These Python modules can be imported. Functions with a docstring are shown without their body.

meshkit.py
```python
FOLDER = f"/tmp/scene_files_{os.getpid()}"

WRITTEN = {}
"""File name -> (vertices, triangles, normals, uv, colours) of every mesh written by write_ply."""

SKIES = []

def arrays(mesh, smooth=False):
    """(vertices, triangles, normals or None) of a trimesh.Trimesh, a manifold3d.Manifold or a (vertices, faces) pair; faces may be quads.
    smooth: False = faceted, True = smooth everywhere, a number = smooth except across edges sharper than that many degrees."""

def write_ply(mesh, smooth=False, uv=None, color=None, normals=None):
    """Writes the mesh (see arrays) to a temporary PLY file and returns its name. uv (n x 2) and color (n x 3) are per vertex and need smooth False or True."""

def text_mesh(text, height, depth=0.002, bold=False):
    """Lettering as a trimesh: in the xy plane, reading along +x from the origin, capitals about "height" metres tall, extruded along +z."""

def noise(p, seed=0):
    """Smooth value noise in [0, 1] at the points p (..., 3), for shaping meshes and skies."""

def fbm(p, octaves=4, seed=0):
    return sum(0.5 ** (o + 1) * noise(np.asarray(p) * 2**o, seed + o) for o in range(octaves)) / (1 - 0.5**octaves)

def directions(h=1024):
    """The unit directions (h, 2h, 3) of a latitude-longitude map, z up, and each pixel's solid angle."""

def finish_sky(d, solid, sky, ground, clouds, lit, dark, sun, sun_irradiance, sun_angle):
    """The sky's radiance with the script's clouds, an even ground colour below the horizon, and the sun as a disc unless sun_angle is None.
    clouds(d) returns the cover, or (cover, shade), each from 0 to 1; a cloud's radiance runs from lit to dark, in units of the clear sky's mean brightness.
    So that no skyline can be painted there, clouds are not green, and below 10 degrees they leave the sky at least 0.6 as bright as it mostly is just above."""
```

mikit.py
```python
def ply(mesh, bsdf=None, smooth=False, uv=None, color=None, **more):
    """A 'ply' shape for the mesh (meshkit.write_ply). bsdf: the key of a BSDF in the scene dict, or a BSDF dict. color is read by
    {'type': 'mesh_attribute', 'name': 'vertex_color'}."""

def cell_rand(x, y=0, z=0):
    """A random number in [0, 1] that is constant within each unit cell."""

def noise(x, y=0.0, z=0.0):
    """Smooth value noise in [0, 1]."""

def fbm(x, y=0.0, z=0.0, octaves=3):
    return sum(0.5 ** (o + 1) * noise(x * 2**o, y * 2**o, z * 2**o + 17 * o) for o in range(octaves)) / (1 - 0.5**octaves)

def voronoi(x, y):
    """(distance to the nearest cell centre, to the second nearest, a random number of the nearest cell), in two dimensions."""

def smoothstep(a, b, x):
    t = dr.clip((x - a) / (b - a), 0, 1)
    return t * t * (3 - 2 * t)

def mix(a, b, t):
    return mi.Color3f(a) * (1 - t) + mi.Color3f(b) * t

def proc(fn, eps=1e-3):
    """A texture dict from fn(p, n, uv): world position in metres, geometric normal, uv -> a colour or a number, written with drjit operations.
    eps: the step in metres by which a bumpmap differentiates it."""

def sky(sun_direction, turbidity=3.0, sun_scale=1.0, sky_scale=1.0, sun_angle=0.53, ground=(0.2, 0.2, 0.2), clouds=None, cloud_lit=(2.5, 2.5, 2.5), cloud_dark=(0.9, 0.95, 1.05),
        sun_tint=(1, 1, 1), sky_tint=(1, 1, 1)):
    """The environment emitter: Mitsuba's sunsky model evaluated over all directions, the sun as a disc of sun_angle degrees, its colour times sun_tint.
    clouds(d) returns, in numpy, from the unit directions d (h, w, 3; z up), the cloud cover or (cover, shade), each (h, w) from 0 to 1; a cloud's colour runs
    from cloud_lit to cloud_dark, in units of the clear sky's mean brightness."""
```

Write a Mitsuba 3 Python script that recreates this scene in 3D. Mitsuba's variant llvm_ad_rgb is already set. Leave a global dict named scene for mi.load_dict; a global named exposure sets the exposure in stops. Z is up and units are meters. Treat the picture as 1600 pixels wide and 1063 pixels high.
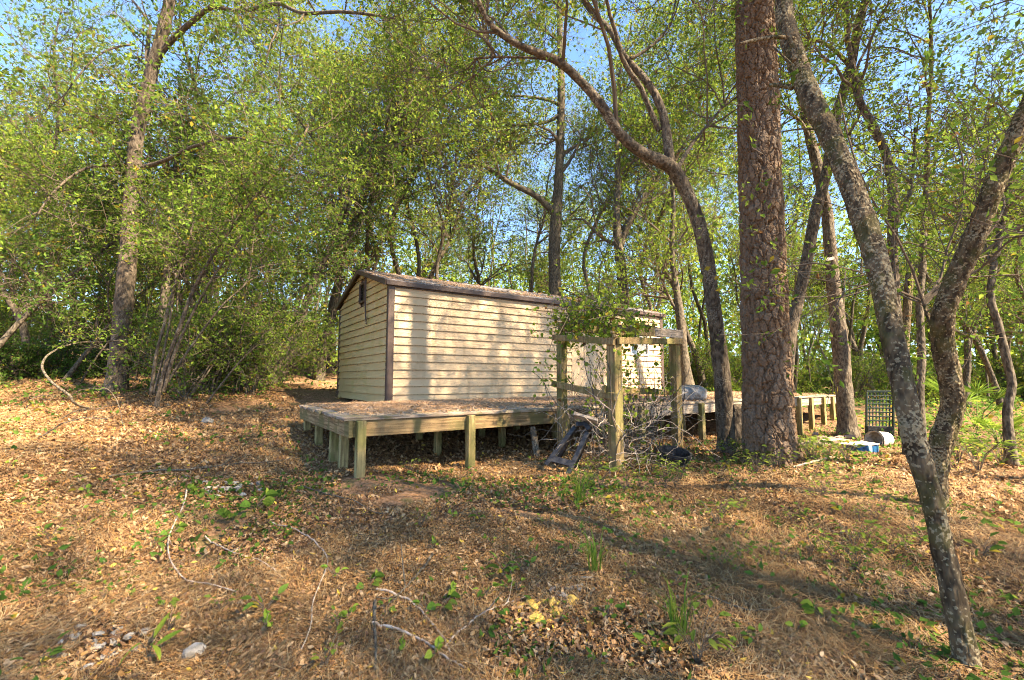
import math, random
import numpy as np, trimesh
import drjit as dr
import mitsuba as mi
import mikit, meshkit
from mikit import ply, proc, noise, fbm, voronoi, smoothstep, mix
from scipy.interpolate import RBFInterpolator, RegularGridInterpolator, PchipInterpolator
from scipy.spatial import cKDTree

scene, labels = {}, {}
T = mi.ScalarTransform4f

# ------------------------------------------------------------------ camera, light, exposure
EYE, FOCAL, PITCH = 1.35, 711.0, math.radians(4.87)
scene['camera'] = {'type': 'perspective', 'fov': 2 * math.degrees(math.atan(800 / FOCAL)), 'fov_axis': 'x', 'near_clip': 0.05, 'far_clip': 900.0,
                   'to_world': T().look_at(origin=[0, 0, EYE], target=[0, math.cos(PITCH), EYE + math.sin(PITCH)], up=[0, 0, 1])}
SUN = (0.59, -0.38, 0.712)
scene['sky'] = mikit.sky(SUN, turbidity=3.0, sun_scale=1.55, sky_scale=1.1, sun_angle=0.9, sun_tint=(1.0, 0.965, 0.91), sky_tint=(0.97, 0.985, 1.02))
exposure = 3.6


def P(px, py, Y):
    """A point measured in the photograph (1600 x 1063) at the real distance Y."""
    a, b = (np.asarray(px, float) - 800) / FOCAL, (531.5 - np.asarray(py, float)) / FOCAL
    dy, dz = math.cos(PITCH) - b * math.sin(PITCH), math.sin(PITCH) + b * math.cos(PITCH)
    return np.stack([a / dy * Y, Y + 0 * a, EYE + dz / dy * Y], -1)


# ------------------------------------------------------------------ helpers
def numbered(name):
    key, k = name, 0
    while key in scene or key in labels or any_prefix(key):
        k += 1
        key = f'{name}_{k:03d}'
    return key


USED = set()
COUNT = {}


def any_prefix(key):
    return key in USED


def fresh(name):
    k = COUNT.get(name, 0)
    COUNT[name] = k + 1
    key = name if k == 0 else f'{name}_{k:03d}'
    USED.add(key)
    return key


def thing(name, label, cat, group=None):
    key = fresh(name)
    labels[key] = {'label': label, 'category': cat}
    if group:
        labels[key]['group'] = group
    return key


def obj(name, shape, parent=None, label=None):
    key = fresh(f'{parent}__{name}' if parent else name)
    scene[key] = shape
    if label:
        labels[key] = {'label': label}
    return key


def solo(name, shape, label, cat=None, group=None, kind=None):
    key = fresh(name)
    scene[key] = shape
    labels[key] = {k: v for k, v in dict(label=label, category=cat, group=group, kind=kind).items() if v}
    return key


def norm(v):
    return v / np.maximum(np.linalg.norm(v, axis=-1, keepdims=True), 1e-9)


def join(parts):
    vs, fs, at = [], [], 0
    for v, f in parts:
        vs.append(v)
        fs.append(np.asarray(f) + at)
        at += len(v)
    return np.vstack(vs), np.vstack(fs)


BOXF = np.array([[0, 2, 1], [0, 3, 2], [4, 5, 6], [4, 6, 7], [0, 1, 5], [0, 5, 4], [1, 2, 6], [1, 6, 5], [2, 3, 7], [2, 7, 6], [3, 0, 4], [3, 4, 7]])


def rbox(ox, oy, oz, sx, sy, sz, bev=0.004):
    """Chamfered box, centre o, axes given as full-size vectors sx, sy, sz."""
    o = np.array([ox, oy, oz], float)
    L = [np.linalg.norm(s) for s in (sx, sy, sz)]
    ax = [np.asarray(s, float) / l for s, l in zip((sx, sy, sz), L)]
    b = min(bev, min(L) * 0.3)
    pts = []
    for i in (-1, 1):
        for j in (-1, 1):
            for k in (-1, 1):
                for c in range(3):
                    h = [L[0] / 2 - b, L[1] / 2 - b, L[2] / 2 - b]
                    h[c] += b
                    pts.append(o + ax[0] * i * h[0] + ax[1] * j * h[1] + ax[2] * k * h[2])
    m = trimesh.convex.convex_hull(np.array(pts))
    return np.array(m.vertices), np.array(m.faces)


def bar(p0, p1, w, h, up=(0, 0, 1), bev=0.004):
    """A beam from p0 to p1, w wide (sideways) and h high (along up)."""
    p0, p1 = np.asarray(p0, float), np.asarray(p1, float)
    d = p1 - p0
    side = norm(np.cross(d, up))
    u = norm(np.cross(side, d))
    return rbox(*((p0 + p1) / 2), d, side * w, u * h, bev)


def tubes(pts, rad, sides=5, cap=True):
    """pts (N, k, 3), rad (N, k) -> one (v, f)."""
    pts, rad = np.asarray(pts, float), np.asarray(rad, float)
    N, k, _ = pts.shape
    t = norm(np.gradient(pts, axis=1))
    chord = norm(pts[:, -1] - pts[:, 0])
    ref = np.eye(3)[np.argmin(np.abs(chord), axis=1)][:, None]
    a = norm(np.cross(t, ref))
    b = np.cross(t, a)
    ang = np.arange(sides) * 2 * np.pi / sides
    ring = np.cos(ang)[:, None] * a[:, :, None] + np.sin(ang)[:, None] * b[:, :, None]
    v = pts[:, :, None] + rad[:, :, None, None] * ring
    i, j = np.meshgrid(np.arange(k - 1), np.arange(sides), indexing='ij')
    q = np.stack([i * sides + j, i * sides + (j + 1) % sides, (i + 1) * sides + (j + 1) % sides, (i + 1) * sides + j], -1).reshape(-1, 4)
    f = np.vstack([q[:, [0, 2, 1]], q[:, [0, 3, 2]]])
    if cap:
        e = (k - 1) * sides
        f = np.vstack([f, [[e, e + s + 1, e + s] for s in range(1, sides - 1)], [[0, s, s + 1] for s in range(1, sides - 1)]])
    f = (f[None] + (np.arange(N) * k * sides)[:, None, None]).reshape(-1, 3)
    return v.reshape(-1, 3), f


def spline(pts, n):
    pts = np.asarray(pts, float)
    s = np.r_[0, np.cumsum(np.linalg.norm(np.diff(pts[:, :3], axis=0), axis=1))]
    return PchipInterpolator(s, pts)(np.linspace(0, s[-1], n))


def offshoots(rng, par, prad, n, tlo, thi, length, k=5, spread=0.9, up=0.25, wander=0.25, rscale=0.55, rmin=0.002, taper=0.35, lenfall=0.5):
    """n children on each parent polyline. Returns (points (N, k, 3), radii (N, k))."""
    M, kp, _ = par.shape
    idx = np.repeat(np.arange(M), n)
    t = rng.uniform(tlo, thi, len(idx))
    x = t * (kp - 1)
    i0 = np.minimum(x.astype(int), kp - 2)
    fr = (x - i0)[:, None]
    start = par[idx, i0] * (1 - fr) + par[idx, i0 + 1] * fr
    tan = norm(par[idx, i0 + 1] - par[idx, i0])
    r0 = (prad[idx, i0] * (1 - fr[:, 0]) + prad[idx, i0 + 1] * fr[:, 0])
    perp = norm(np.cross(tan, rng.normal(size=tan.shape)))
    d = norm(tan * (1 - 0.5 * spread) + perp * spread + np.array([0, 0, up]))
    L = length * rng.uniform(0.6, 1.25, len(idx)) * (1 - lenfall * t)
    pts = [start]
    for s in range(k - 1):
        d = norm(d + rng.normal(size=d.shape) * wander + np.array([0, 0, 0.06]))
        pts.append(pts[-1] + d * (L / (k - 1))[:, None])
    rr = np.maximum(r0 * rscale, rmin)[:, None] * np.linspace(1, taper, k)[None]
    return np.stack(pts, 1), np.maximum(rr, rmin * 0.6)


def leaf_mesh(rng, pos, size, cols, upbias=0.6, aspect=0.5, fold=0.35, hang=0.0, axis=None):
    """One folded rhombus per leaf. cols (N, 3)."""
    N = len(pos)
    nrm = norm(rng.normal(size=(N, 3)) + np.array([0, 0, upbias]))
    ax = rng.normal(size=(N, 3)) + np.array([0, 0, -hang]) if axis is None else axis + rng.normal(size=(N, 3)) * 0.3
    ax = norm(ax - (ax * nrm).sum(1, keepdims=True) * nrm)
    sd = np.cross(nrm, ax)
    s = (size * rng.uniform(0.65, 1.3, N))[:, None]
    w = aspect * rng.uniform(0.8, 1.2, N)[:, None] * s * 0.5
    lift = nrm * w * fold
    v = np.stack([pos, pos + ax * s * 0.42 + sd * w + lift, pos + ax * s, pos + ax * s * 0.42 - sd * w + lift], 1).reshape(-1, 3)
    b = np.arange(N)[:, None] * 4
    f = np.vstack([np.hstack([b, b + 1, b + 2]), np.hstack([b, b + 2, b + 3])])
    return v, f, np.repeat(cols, 4, axis=0)


def leaf_round(rng, pos, size, cols, upbias=0.6, aspect=0.5, axis=None, droop=0.25):
    """Rounded leaves with a midrib fold and a drooping tip, 12 triangles each."""
    N = len(pos)
    nrm = norm(rng.normal(size=(N, 3)) + np.array([0, 0, upbias]))
    ax = rng.normal(size=(N, 3)) if axis is None else axis + rng.normal(size=(N, 3)) * 0.3
    ax = norm(ax)
    nrm = norm(nrm - (ax * nrm).sum(1, keepdims=True) * ax)
    sd = np.cross(nrm, ax)
    s = (size * rng.uniform(0.65, 1.3, N))[:, None]
    w = aspect * rng.uniform(0.8, 1.2, (N, 1)) * s * 0.5
    dr_ = droop * rng.uniform(0.2, 1.4, (N, 1))
    at_ = lambda t, k: pos + ax * s * t + sd * w * k + nrm * (w * abs(k) * 0.35 - s * dr_ * t * t)
    rows = [at_(0, 0)]
    for t, k in ((0.14, 0.62), (0.42, 1.0), (0.75, 0.66)):
        rows += [at_(t, k), at_(t, 0), at_(t, -k)]
    rows.append(at_(1.0, 0))
    v = np.stack(rows, 1).reshape(-1, 3)
    tri = np.array([[0, 2, 1], [0, 3, 2], [1, 2, 5], [1, 5, 4], [2, 3, 6], [2, 6, 5], [4, 5, 8], [4, 8, 7], [5, 6, 9], [5, 9, 8], [7, 8, 10], [8, 9, 10]])
    f = (tri[None] + (np.arange(N) * 11)[:, None, None]).reshape(-1, 3)
    return v, f, np.repeat(cols, 11, axis=0)


GREENS = {
    'oak': ((0.095, 0.19, 0.03), (0.26, 0.335, 0.05)),
    'dark': ((0.06, 0.14, 0.026), (0.17, 0.255, 0.045)),
    'bright': ((0.15, 0.265, 0.036), (0.35, 0.42, 0.06)),
    'olive': ((0.12, 0.19, 0.034), (0.285, 0.325, 0.052)),
}


def leaf_cols(rng, n, kind='oak', yellow=0.04, val=0.3):
    a, b = (np.array(c) for c in GREENS[kind])
    c = a + (b - a) * rng.beta(1.4, 1.8, (n, 1))
    c = c * rng.uniform(1 - val, 1 + val, (n, 1))
    y = rng.random(n) < yellow
    c[y] = np.array([0.36, 0.29, 0.04]) * rng.uniform(0.6, 1.1, (y.sum(), 1))
    br = rng.random(n) < yellow * 0.4
    c[br] = np.array([0.22, 0.12, 0.05]) * rng.uniform(0.6, 1.1, (br.sum(), 1))
    return c


# ------------------------------------------------------------------ materials
def principled(col, rough=0.6, **kw):
    c = col if isinstance(col, dict) else {'type': 'rgb', 'value': list(col)}
    return {'type': 'twosided', 'nested': {'type': 'principled', 'base_color': c, 'roughness': rough, **kw}}


def bumped(b, fn, scale, eps=2e-3):
    return {'type': 'twosided', 'nested': {'type': 'bumpmap', 'arbitrary': proc(fn, eps), 'scale': scale, 'bsdf': b['nested']}}


VC = {'type': 'mesh_attribute', 'name': 'vertex_color'}
scene['mat_leaf'] = {'type': 'principledthin', 'base_color': VC, 'roughness': 0.42, 'diff_trans': 0.95, 'eta': 1.4}
scene['mat_litter'] = principled(VC, 0.65, specular=0.35)
scene['mat_vcol'] = principled(VC, 0.8, specular=0.2)


def ground_col(p, n, uv):
    big = fbm(p.x * 0.7, p.y * 0.7, 0.0, 3)
    mid = fbm(p.x * 7 + 3, p.y * 7, 1.0, 3)
    fine = fbm(p.x * 38, p.y * 38, 2.0, 3)
    th = 6.28 * noise(p.x * 1.1, p.y * 1.1, 7.0)
    a = p.x * dr.cos(th) + p.y * dr.sin(th)
    b = p.y * dr.cos(th) - p.x * dr.sin(th)
    st = noise(a * 14, b * 160, 3.0)
    c = mix((0.085, 0.05, 0.028), (0.24, 0.15, 0.09), smoothstep(0.25, 0.75, fine))
    c = mix(c, mi.Color3f(0.27, 0.145, 0.065), smoothstep(0.45, 0.7, st) * smoothstep(0.35, 0.6, big) * 0.7)
    c = mix(c, mi.Color3f(0.10, 0.10, 0.035), smoothstep(0.56, 0.7, mid) * 0.5)
    return c


def ground_h(p, n, uv):
    return fbm(p.x * 26, p.y * 26, 5.0, 3) + 0.5 * noise(p.x * 90, p.y * 90, 1.0)


scene['mat_ground'] = bumped(principled(proc(ground_col), 0.9, specular=0.15), ground_h, 0.02, 4e-3)


def bark(name, dark, pale, lichen=None, amount=0.55, vscale=1.0, bump=0.012, moss=None):
    def h(p, n, uv):
        w = noise(p.x * 9, p.y * 9, p.z * 5)
        return fbm(p.x * 40 * vscale + 3 * w, p.y * 40 * vscale + 3 * w, p.z * 13 * vscale, 3)

    def col(p, n, uv):
        k = h(p, n, uv)
        c = mix(dark, pale, smoothstep(0.3, 0.7, k))
        c = c * (0.75 + 0.5 * noise(p.x * 70, p.y * 70, p.z * 40))
        if moss is not None:
            c = mix(c, mi.Color3f(*moss), 0.5 * smoothstep(0.5, 0.62, fbm(p.x * 12, p.y * 12, p.z * 8 + 9, 3)))
        if lichen is not None:
            q = fbm(p.x * 85, p.y * 85, p.z * 70, 2)
            z = fbm(p.x * 6, p.y * 6, p.z * 4.5, 2)
            c = mix(c, mi.Color3f(*lichen) * (0.7 + 0.6 * noise(p.x * 90, p.y * 90, p.z * 90)), 0.6 * smoothstep(amount, amount + 0.09, q + 0.55 * (z - 0.5)))
        return c

    scene[name] = bumped(principled(proc(col), 0.85, specular=0.2), h, bump, 3e-3)


bark('mat_bark_lichen', (0.038, 0.027, 0.015), (0.125, 0.092, 0.052), lichen=(0.32, 0.27, 0.165), amount=0.57, moss=(0.075, 0.072, 0.02), bump=0.03)
bark('mat_bark_oak', (0.05, 0.039, 0.028), (0.145, 0.116, 0.082), lichen=(0.29, 0.27, 0.21), amount=0.66, bump=0.022)
bark('mat_bark_pale', (0.055, 0.043, 0.031), (0.135, 0.108, 0.078), lichen=(0.30, 0.27, 0.21), amount=0.72, vscale=0.8, bump=0.016)
bark('mat_bark_dark', (0.05, 0.042, 0.03), (0.155, 0.13, 0.095), vscale=1.2, bump=0.012)
scene['mat_twig'] = principled((0.11, 0.088, 0.065), 0.85, specular=0.2)
scene['mat_deadwood'] = principled(proc(lambda p, n, uv: mix((0.25, 0.19, 0.14), (0.46, 0.39, 0.32), smoothstep(0.3, 0.7, fbm(p.x * 40, p.y * 40, p.z * 40, 2)))), 0.8, specular=0.2)


def pine_h(p, n, uv):
    return fbm(p.x * 60, p.y * 60, p.z * 45, 3)


def pine_col(p, n, uv):
    return mix((0.75, 0.75, 0.75), (1.25, 1.22, 1.2), smoothstep(0.3, 0.7, fbm(p.x * 30, p.y * 30, p.z * 60, 3)))


scene['mat_pine'] = bumped(principled(VC, 0.8, specular=0.25), pine_h, 0.008, 2e-3)

# the deck's own axes: along its front (U) and back from its front edge (N)
C0 = np.array([-1.80, 5.08])
U2, N2 = norm(np.array([0.828, 0.561])), norm(np.array([-0.561, 0.828]))
U3, N3, Z3 = np.array([*U2, 0]), np.array([*N2, 0]), np.array([0, 0, 1.0])


def D(s, t, z):
    """Deck and shed coordinates: s along the front, t back from the front edge."""
    return np.array([*(C0 + s * U2 + t * N2), z])


def wood(name, dark, pale, moss, moss_at, vertical, rough=0.8):
    def grain(p, n, uv):
        if vertical:
            return fbm(p.x * 60, p.y * 60, p.z * 3.0, 3)
        a, b = p.x * float(U2[0]) + p.y * float(U2[1]), p.x * float(N2[0]) + p.y * float(N2[1])
        along = dr.abs(n.x * float(U2[0]) + n.y * float(U2[1])) > 0.7
        return dr.select(along, fbm(a * 60, b * 4.0, p.z * 60, 3), fbm(a * 3.0, b * 55, p.z * 55, 3))

    def col(p, n, uv):
        c = mix(dark, pale, smoothstep(0.25, 0.75, grain(p, n, uv)))
        c = c * (0.8 + 0.4 * fbm(p.x * 4, p.y * 4, p.z * 4, 2))
        return mix(c, mi.Color3f(*moss), 0.7 * smoothstep(moss_at, moss_at + 0.15, fbm(p.x * 7, p.y * 7, p.z * 4, 3)))

    scene[name] = bumped(principled(proc(col), rough, specular=0.25), grain, 0.006, 2e-3)


wood('mat_deck', (0.16, 0.12, 0.085), (0.36, 0.29, 0.22), (0.13, 0.12, 0.05), 0.52, False)
wood('mat_rim', (0.14, 0.092, 0.045), (0.31, 0.215, 0.105), (0.12, 0.108, 0.04), 0.48, False)
wood('mat_post', (0.16, 0.125, 0.055), (0.35, 0.28, 0.125), (0.14, 0.14, 0.042), 0.46, True)
wood('mat_arbor', (0.15, 0.105, 0.048), (0.32, 0.235, 0.11), (0.12, 0.12, 0.035), 0.45, True)
wood('mat_grey_plank', (0.19, 0.155, 0.12), (0.39, 0.33, 0.265), (0.2, 0.17, 0.11), 0.6, False)


def siding_col(p, n, uv):
    a = p.x * float(U2[0]) + p.y * float(U2[1])
    b = p.x * float(N2[0]) + p.y * float(N2[1])
    c = mix((0.50, 0.362, 0.205), (0.58, 0.438, 0.268), fbm(a * 2.2, b * 2.2, p.z * 2.6, 3))
    stain = smoothstep(0.5, 0.72, fbm(a * 9, b * 9, p.z * 1.4, 3)) * smoothstep(0.42, 0.6, fbm(a * 0.8, b * 0.8, p.z * 1.3 + 4, 2))
    c = mix(c, mi.Color3f(0.36, 0.24, 0.12), 0.5 * stain)
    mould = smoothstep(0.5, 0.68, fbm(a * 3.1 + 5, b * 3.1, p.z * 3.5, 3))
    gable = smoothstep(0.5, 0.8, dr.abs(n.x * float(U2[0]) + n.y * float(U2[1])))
    c = mix(c, mi.Color3f(0.43, 0.35, 0.145), (0.6 + 0.35 * mould) * gable)  # flat olive tone paints in the gable's shaded look; the noise adds mould
    speck = smoothstep(0.83, 0.9, noise(a * 55, b * 55, p.z * 55)) * smoothstep(0.45, 0.6, noise(a * 3, b * 3, p.z * 3))
    return mix(c, mi.Color3f(0.14, 0.10, 0.05), 0.45 * speck)


def siding_h(p, n, uv):
    a = p.x * float(U2[0] + N2[0]) + p.y * float(U2[1] + N2[1])
    return fbm(a * 5.0, p.z * 110, 0.0, 2)


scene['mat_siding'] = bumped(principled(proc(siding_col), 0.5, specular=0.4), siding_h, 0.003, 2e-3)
scene['mat_trim'] = principled(proc(lambda p, n, uv: mix((0.055, 0.037, 0.029), (0.10, 0.07, 0.056), fbm(p.x * 5, p.y * 5, p.z * 9, 3))), 0.45, specular=0.4)
scene['mat_roof'] = bumped(principled(proc(lambda p, n, uv: mix((0.085, 0.08, 0.082), (0.25, 0.24, 0.245), smoothstep(0.3, 0.7, fbm(p.x * 8, p.y * 8, p.z * 8, 4)))), 0.5, specular=0.5),
                           lambda p, n, uv: fbm(p.x * 30, p.y * 30, p.z * 30, 3), 0.01)
scene['mat_door'] = principled(proc(lambda p, n, uv: mix((0.49, 0.362, 0.215), (0.57, 0.438, 0.28), fbm(p.x * 4, p.y * 4, p.z * 3, 3))), 0.5)
scene['mat_white'] = principled(proc(lambda p, n, uv: mix((0.36, 0.33, 0.28), (0.62, 0.595, 0.545), smoothstep(0.3, 0.65, fbm(p.x * 20, p.y * 20, p.z * 20, 3)))), 0.45)
scene['mat_glass'] = {'type': 'thindielectric'}
scene['mat_inside'] = principled((0.16, 0.14, 0.11), 0.9)
scene['mat_black'] = principled(proc(lambda p, n, uv: mix((0.012, 0.012, 0.014), (0.045, 0.043, 0.042), smoothstep(0.4, 0.75, fbm(p.x * 25, p.y * 25, p.z * 25, 3)))), 0.5, specular=0.5)
scene['mat_blue'] = principled(proc(lambda p, n, uv: mix((0.008, 0.06, 0.17), (0.02, 0.12, 0.27), fbm(p.x * 25, p.y * 25, p.z * 25, 2))), 0.4)
scene['mat_lightblue'] = principled((0.20, 0.38, 0.56), 0.45)
scene['mat_lattice'] = principled(proc(lambda p, n, uv: mix((0.006, 0.017, 0.013), (0.014, 0.032, 0.023), fbm(p.x * 25, p.y * 25, p.z * 25, 2))), 0.5)
scene['mat_tarp'] = bumped(principled(proc(lambda p, n, uv: mix((0.085, 0.087, 0.093), (0.20, 0.202, 0.21), smoothstep(0.3, 0.7, fbm(p.x * 7, p.y * 7, p.z * 9, 3)))), 0.42, specular=0.5),
                           lambda p, n, uv: fbm(p.x * 14, p.y * 14, p.z * 14, 3), 0.03)
scene['mat_stone'] = bumped(principled(proc(lambda p, n, uv: mix((0.17, 0.15, 0.122), (0.34, 0.31, 0.265), smoothstep(0.3, 0.7, fbm(p.x * 30, p.y * 30, p.z * 30, 3)))), 0.85),
                            lambda p, n, uv: fbm(p.x * 50, p.y * 50, p.z * 50, 3), 0.008)
scene['mat_yellow'] = principled(proc(lambda p, n, uv: mix((0.42, 0.25, 0.035), (0.66, 0.46, 0.12), fbm(p.x * 40, p.y * 40, p.z * 40, 3))), 0.85)
scene['mat_brick'] = principled(proc(lambda p, n, uv: mix((0.17, 0.11, 0.085), (0.29, 0.22, 0.185), fbm(p.x * 30, p.y * 30, p.z * 30, 3))), 0.9)

# ------------------------------------------------------------------ the ground
DECK_Z = EYE - 0.43
gp = [(0, 0, 0.04), (0, 2, 0.08), (-3, 1, 0.12), (3, 1, 0.04), (0, -6, 0.0), (-8, -4, 0.2), (8, -4, -0.1)]
for px, py, Y in [(558, 750, 5.08), (730, 735, 5.9), (1090, 692, 8.7), (1245, 688, 10.9), (684, 714, 6.76), (755, 685, 8.3), (809, 672, 8.73), (493, 682, 7.4),
                  (1205, 723, 5.6), (1138, 713, 6.3), (1280, 722, 5.3), (1325, 684, 10.3), (1583, 735, 5.9), (800, 800, 4.0), (1100, 800, 3.95), (1300, 800, 3.8), (1515, 1075, 2.05),
                  (1455, 800, 3.9), (960, 740, 5.5), (178, 612, 10), (100, 700, 5.5), (0, 760, 4.2), (300, 660, 7.5), (300, 640, 8.6), (400, 600, 13), (480, 577, 20), (518, 567, 26), (0, 640, 9), (-200, 640, 8),
                  (400, 760, 4.8), (300, 1000, 2.4), (100, 590, 15), (1510, 638, 16), (1150, 602, 40), (1400, 612, 30), (1700, 660, 12), (1600, 620, 24), (1075, 604, 14.5)]:
    gp.append(tuple(P(px, py, Y)))
gp += [tuple(D(0, 3.3, 0.62)), tuple(D(1.5, 6.9, 0.93)), tuple(D(6, 4, 0.35)), tuple(D(9.5, 5, 0.2)), tuple(D(5, 8.5, 0.7)), (-20, 30, 3.2), (-30, 10, 2.2), (-14, 14, 1.75), (-12, 4, 0.9),
       (0, 40, 2.2), (30, 40, -0.2), (40, 10, -0.3), (20, -20, -0.3), (-20, -20, 0.4), (12, 20, 0.35)]
for a in np.linspace(0, 2 * np.pi, 16, endpoint=False):
    x, y = 150 * math.cos(a), 150 * math.sin(a)
    gp.append((x, y, 3.0 * max(0, min(1, (y - x) / 150)) - 0.3))
gp = np.array(gp)
rbf = RBFInterpolator(gp[:, :2], gp[:, 2], kernel='linear', smoothing=0.05)


def axis_grid(n, far, core):
    u = np.linspace(-1, 1, n)
    return np.sinh(u * math.asinh(far / core)) * core


GX, GY = axis_grid(401, 170.0, 2.6), axis_grid(401, 170.0, 2.6) + 4.0
gx, gy = np.meshgrid(GX, GY, indexing='ij')
flat = np.stack([gx.ravel(), gy.ravel()], 1)
gz = rbf(flat).reshape(gx.shape)
# soften the kinks of the fit
for _ in range(6):
    q = np.pad(gz, 1, mode='edge')
    gz = (q[:-2, 1:-1] + q[2:, 1:-1] + q[1:-1, :-2] + q[1:-1, 2:] + 2 * gz) / 6
q3 = np.stack([gx, gy, 0 * gx], -1)
near = np.exp(-((gx / 14) ** 2 + ((gy - 4) / 14) ** 2))
gz += near * (0.10 * (meshkit.fbm(q3 * 1.3, 3, 3) - 0.5) + 0.05 * (meshkit.fbm(q3 * 5, 3, 5) - 0.5)) + 0.25 * (1 - near) * (meshkit.fbm(q3 * 0.3, 3, 7) - 0.5)
# the root mound of the big pine and its bank
mp = P(1205, 722, 5.6)
GROUND = RegularGridInterpolator((GX, GY), gz, bounds_error=False, fill_value=0.0)


def ground(x, y):
    x, y = np.broadcast_arrays(np.asarray(x, float), np.asarray(y, float))
    return GROUND(np.stack([x.ravel(), y.ravel()], 1)).reshape(x.shape)


def G(px, py, far=60.0):
    """Where the sight line of a photograph point meets the ground."""
    ys = np.r_[np.linspace(1.2, 14, 700), np.linspace(14.05, far, 500)]
    pts = P(px, py, ys)
    below = pts[:, 2] < ground(pts[:, 0], pts[:, 1])
    k = int(np.argmax(below)) if below.any() else len(ys) - 1
    p = pts[k].copy()
    p[2] = ground(p[0], p[1])
    return p


def ground_normal(x, y, e=0.05):
    dx = (ground(x + e, y) - ground(x - e, y)) / (2 * e)
    dy = (ground(x, y + e) - ground(x, y - e)) / (2 * e)
    return norm(np.stack([-dx, -dy, np.ones_like(dx)], -1))


n0, n1 = gx.shape
ii, jj = np.meshgrid(np.arange(n0 - 1), np.arange(n1 - 1), indexing='ij')
a = (ii * n1 + jj).ravel()
gf = np.vstack([np.stack([a, a + n1, a + n1 + 1], 1), np.stack([a, a + n1 + 1, a + 1], 1)])
scene['ground'] = ply((np.stack([gx.ravel(), gy.ravel(), gz.ravel()], 1), gf), 'mat_ground', smooth=True)
labels['ground'] = {'label': 'brown forest floor under leaf litter and pine straw', 'kind': 'structure'}

# ------------------------------------------------------------------ the shed
SH = thing('shed', 'long beige clapboard shed with brown trim standing behind the wooden deck', 'shed')
S0, T0, SL, SW = 1.50, 3.12, 7.95, 3.7       # left front corner in deck coordinates, length, width
ZB, ZE, ZA = DECK_Z - 0.03, DECK_Z + 2.25, DECK_Z + 2.80
NC, CH = 15, (ZE - ZB) / 14.5


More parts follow.
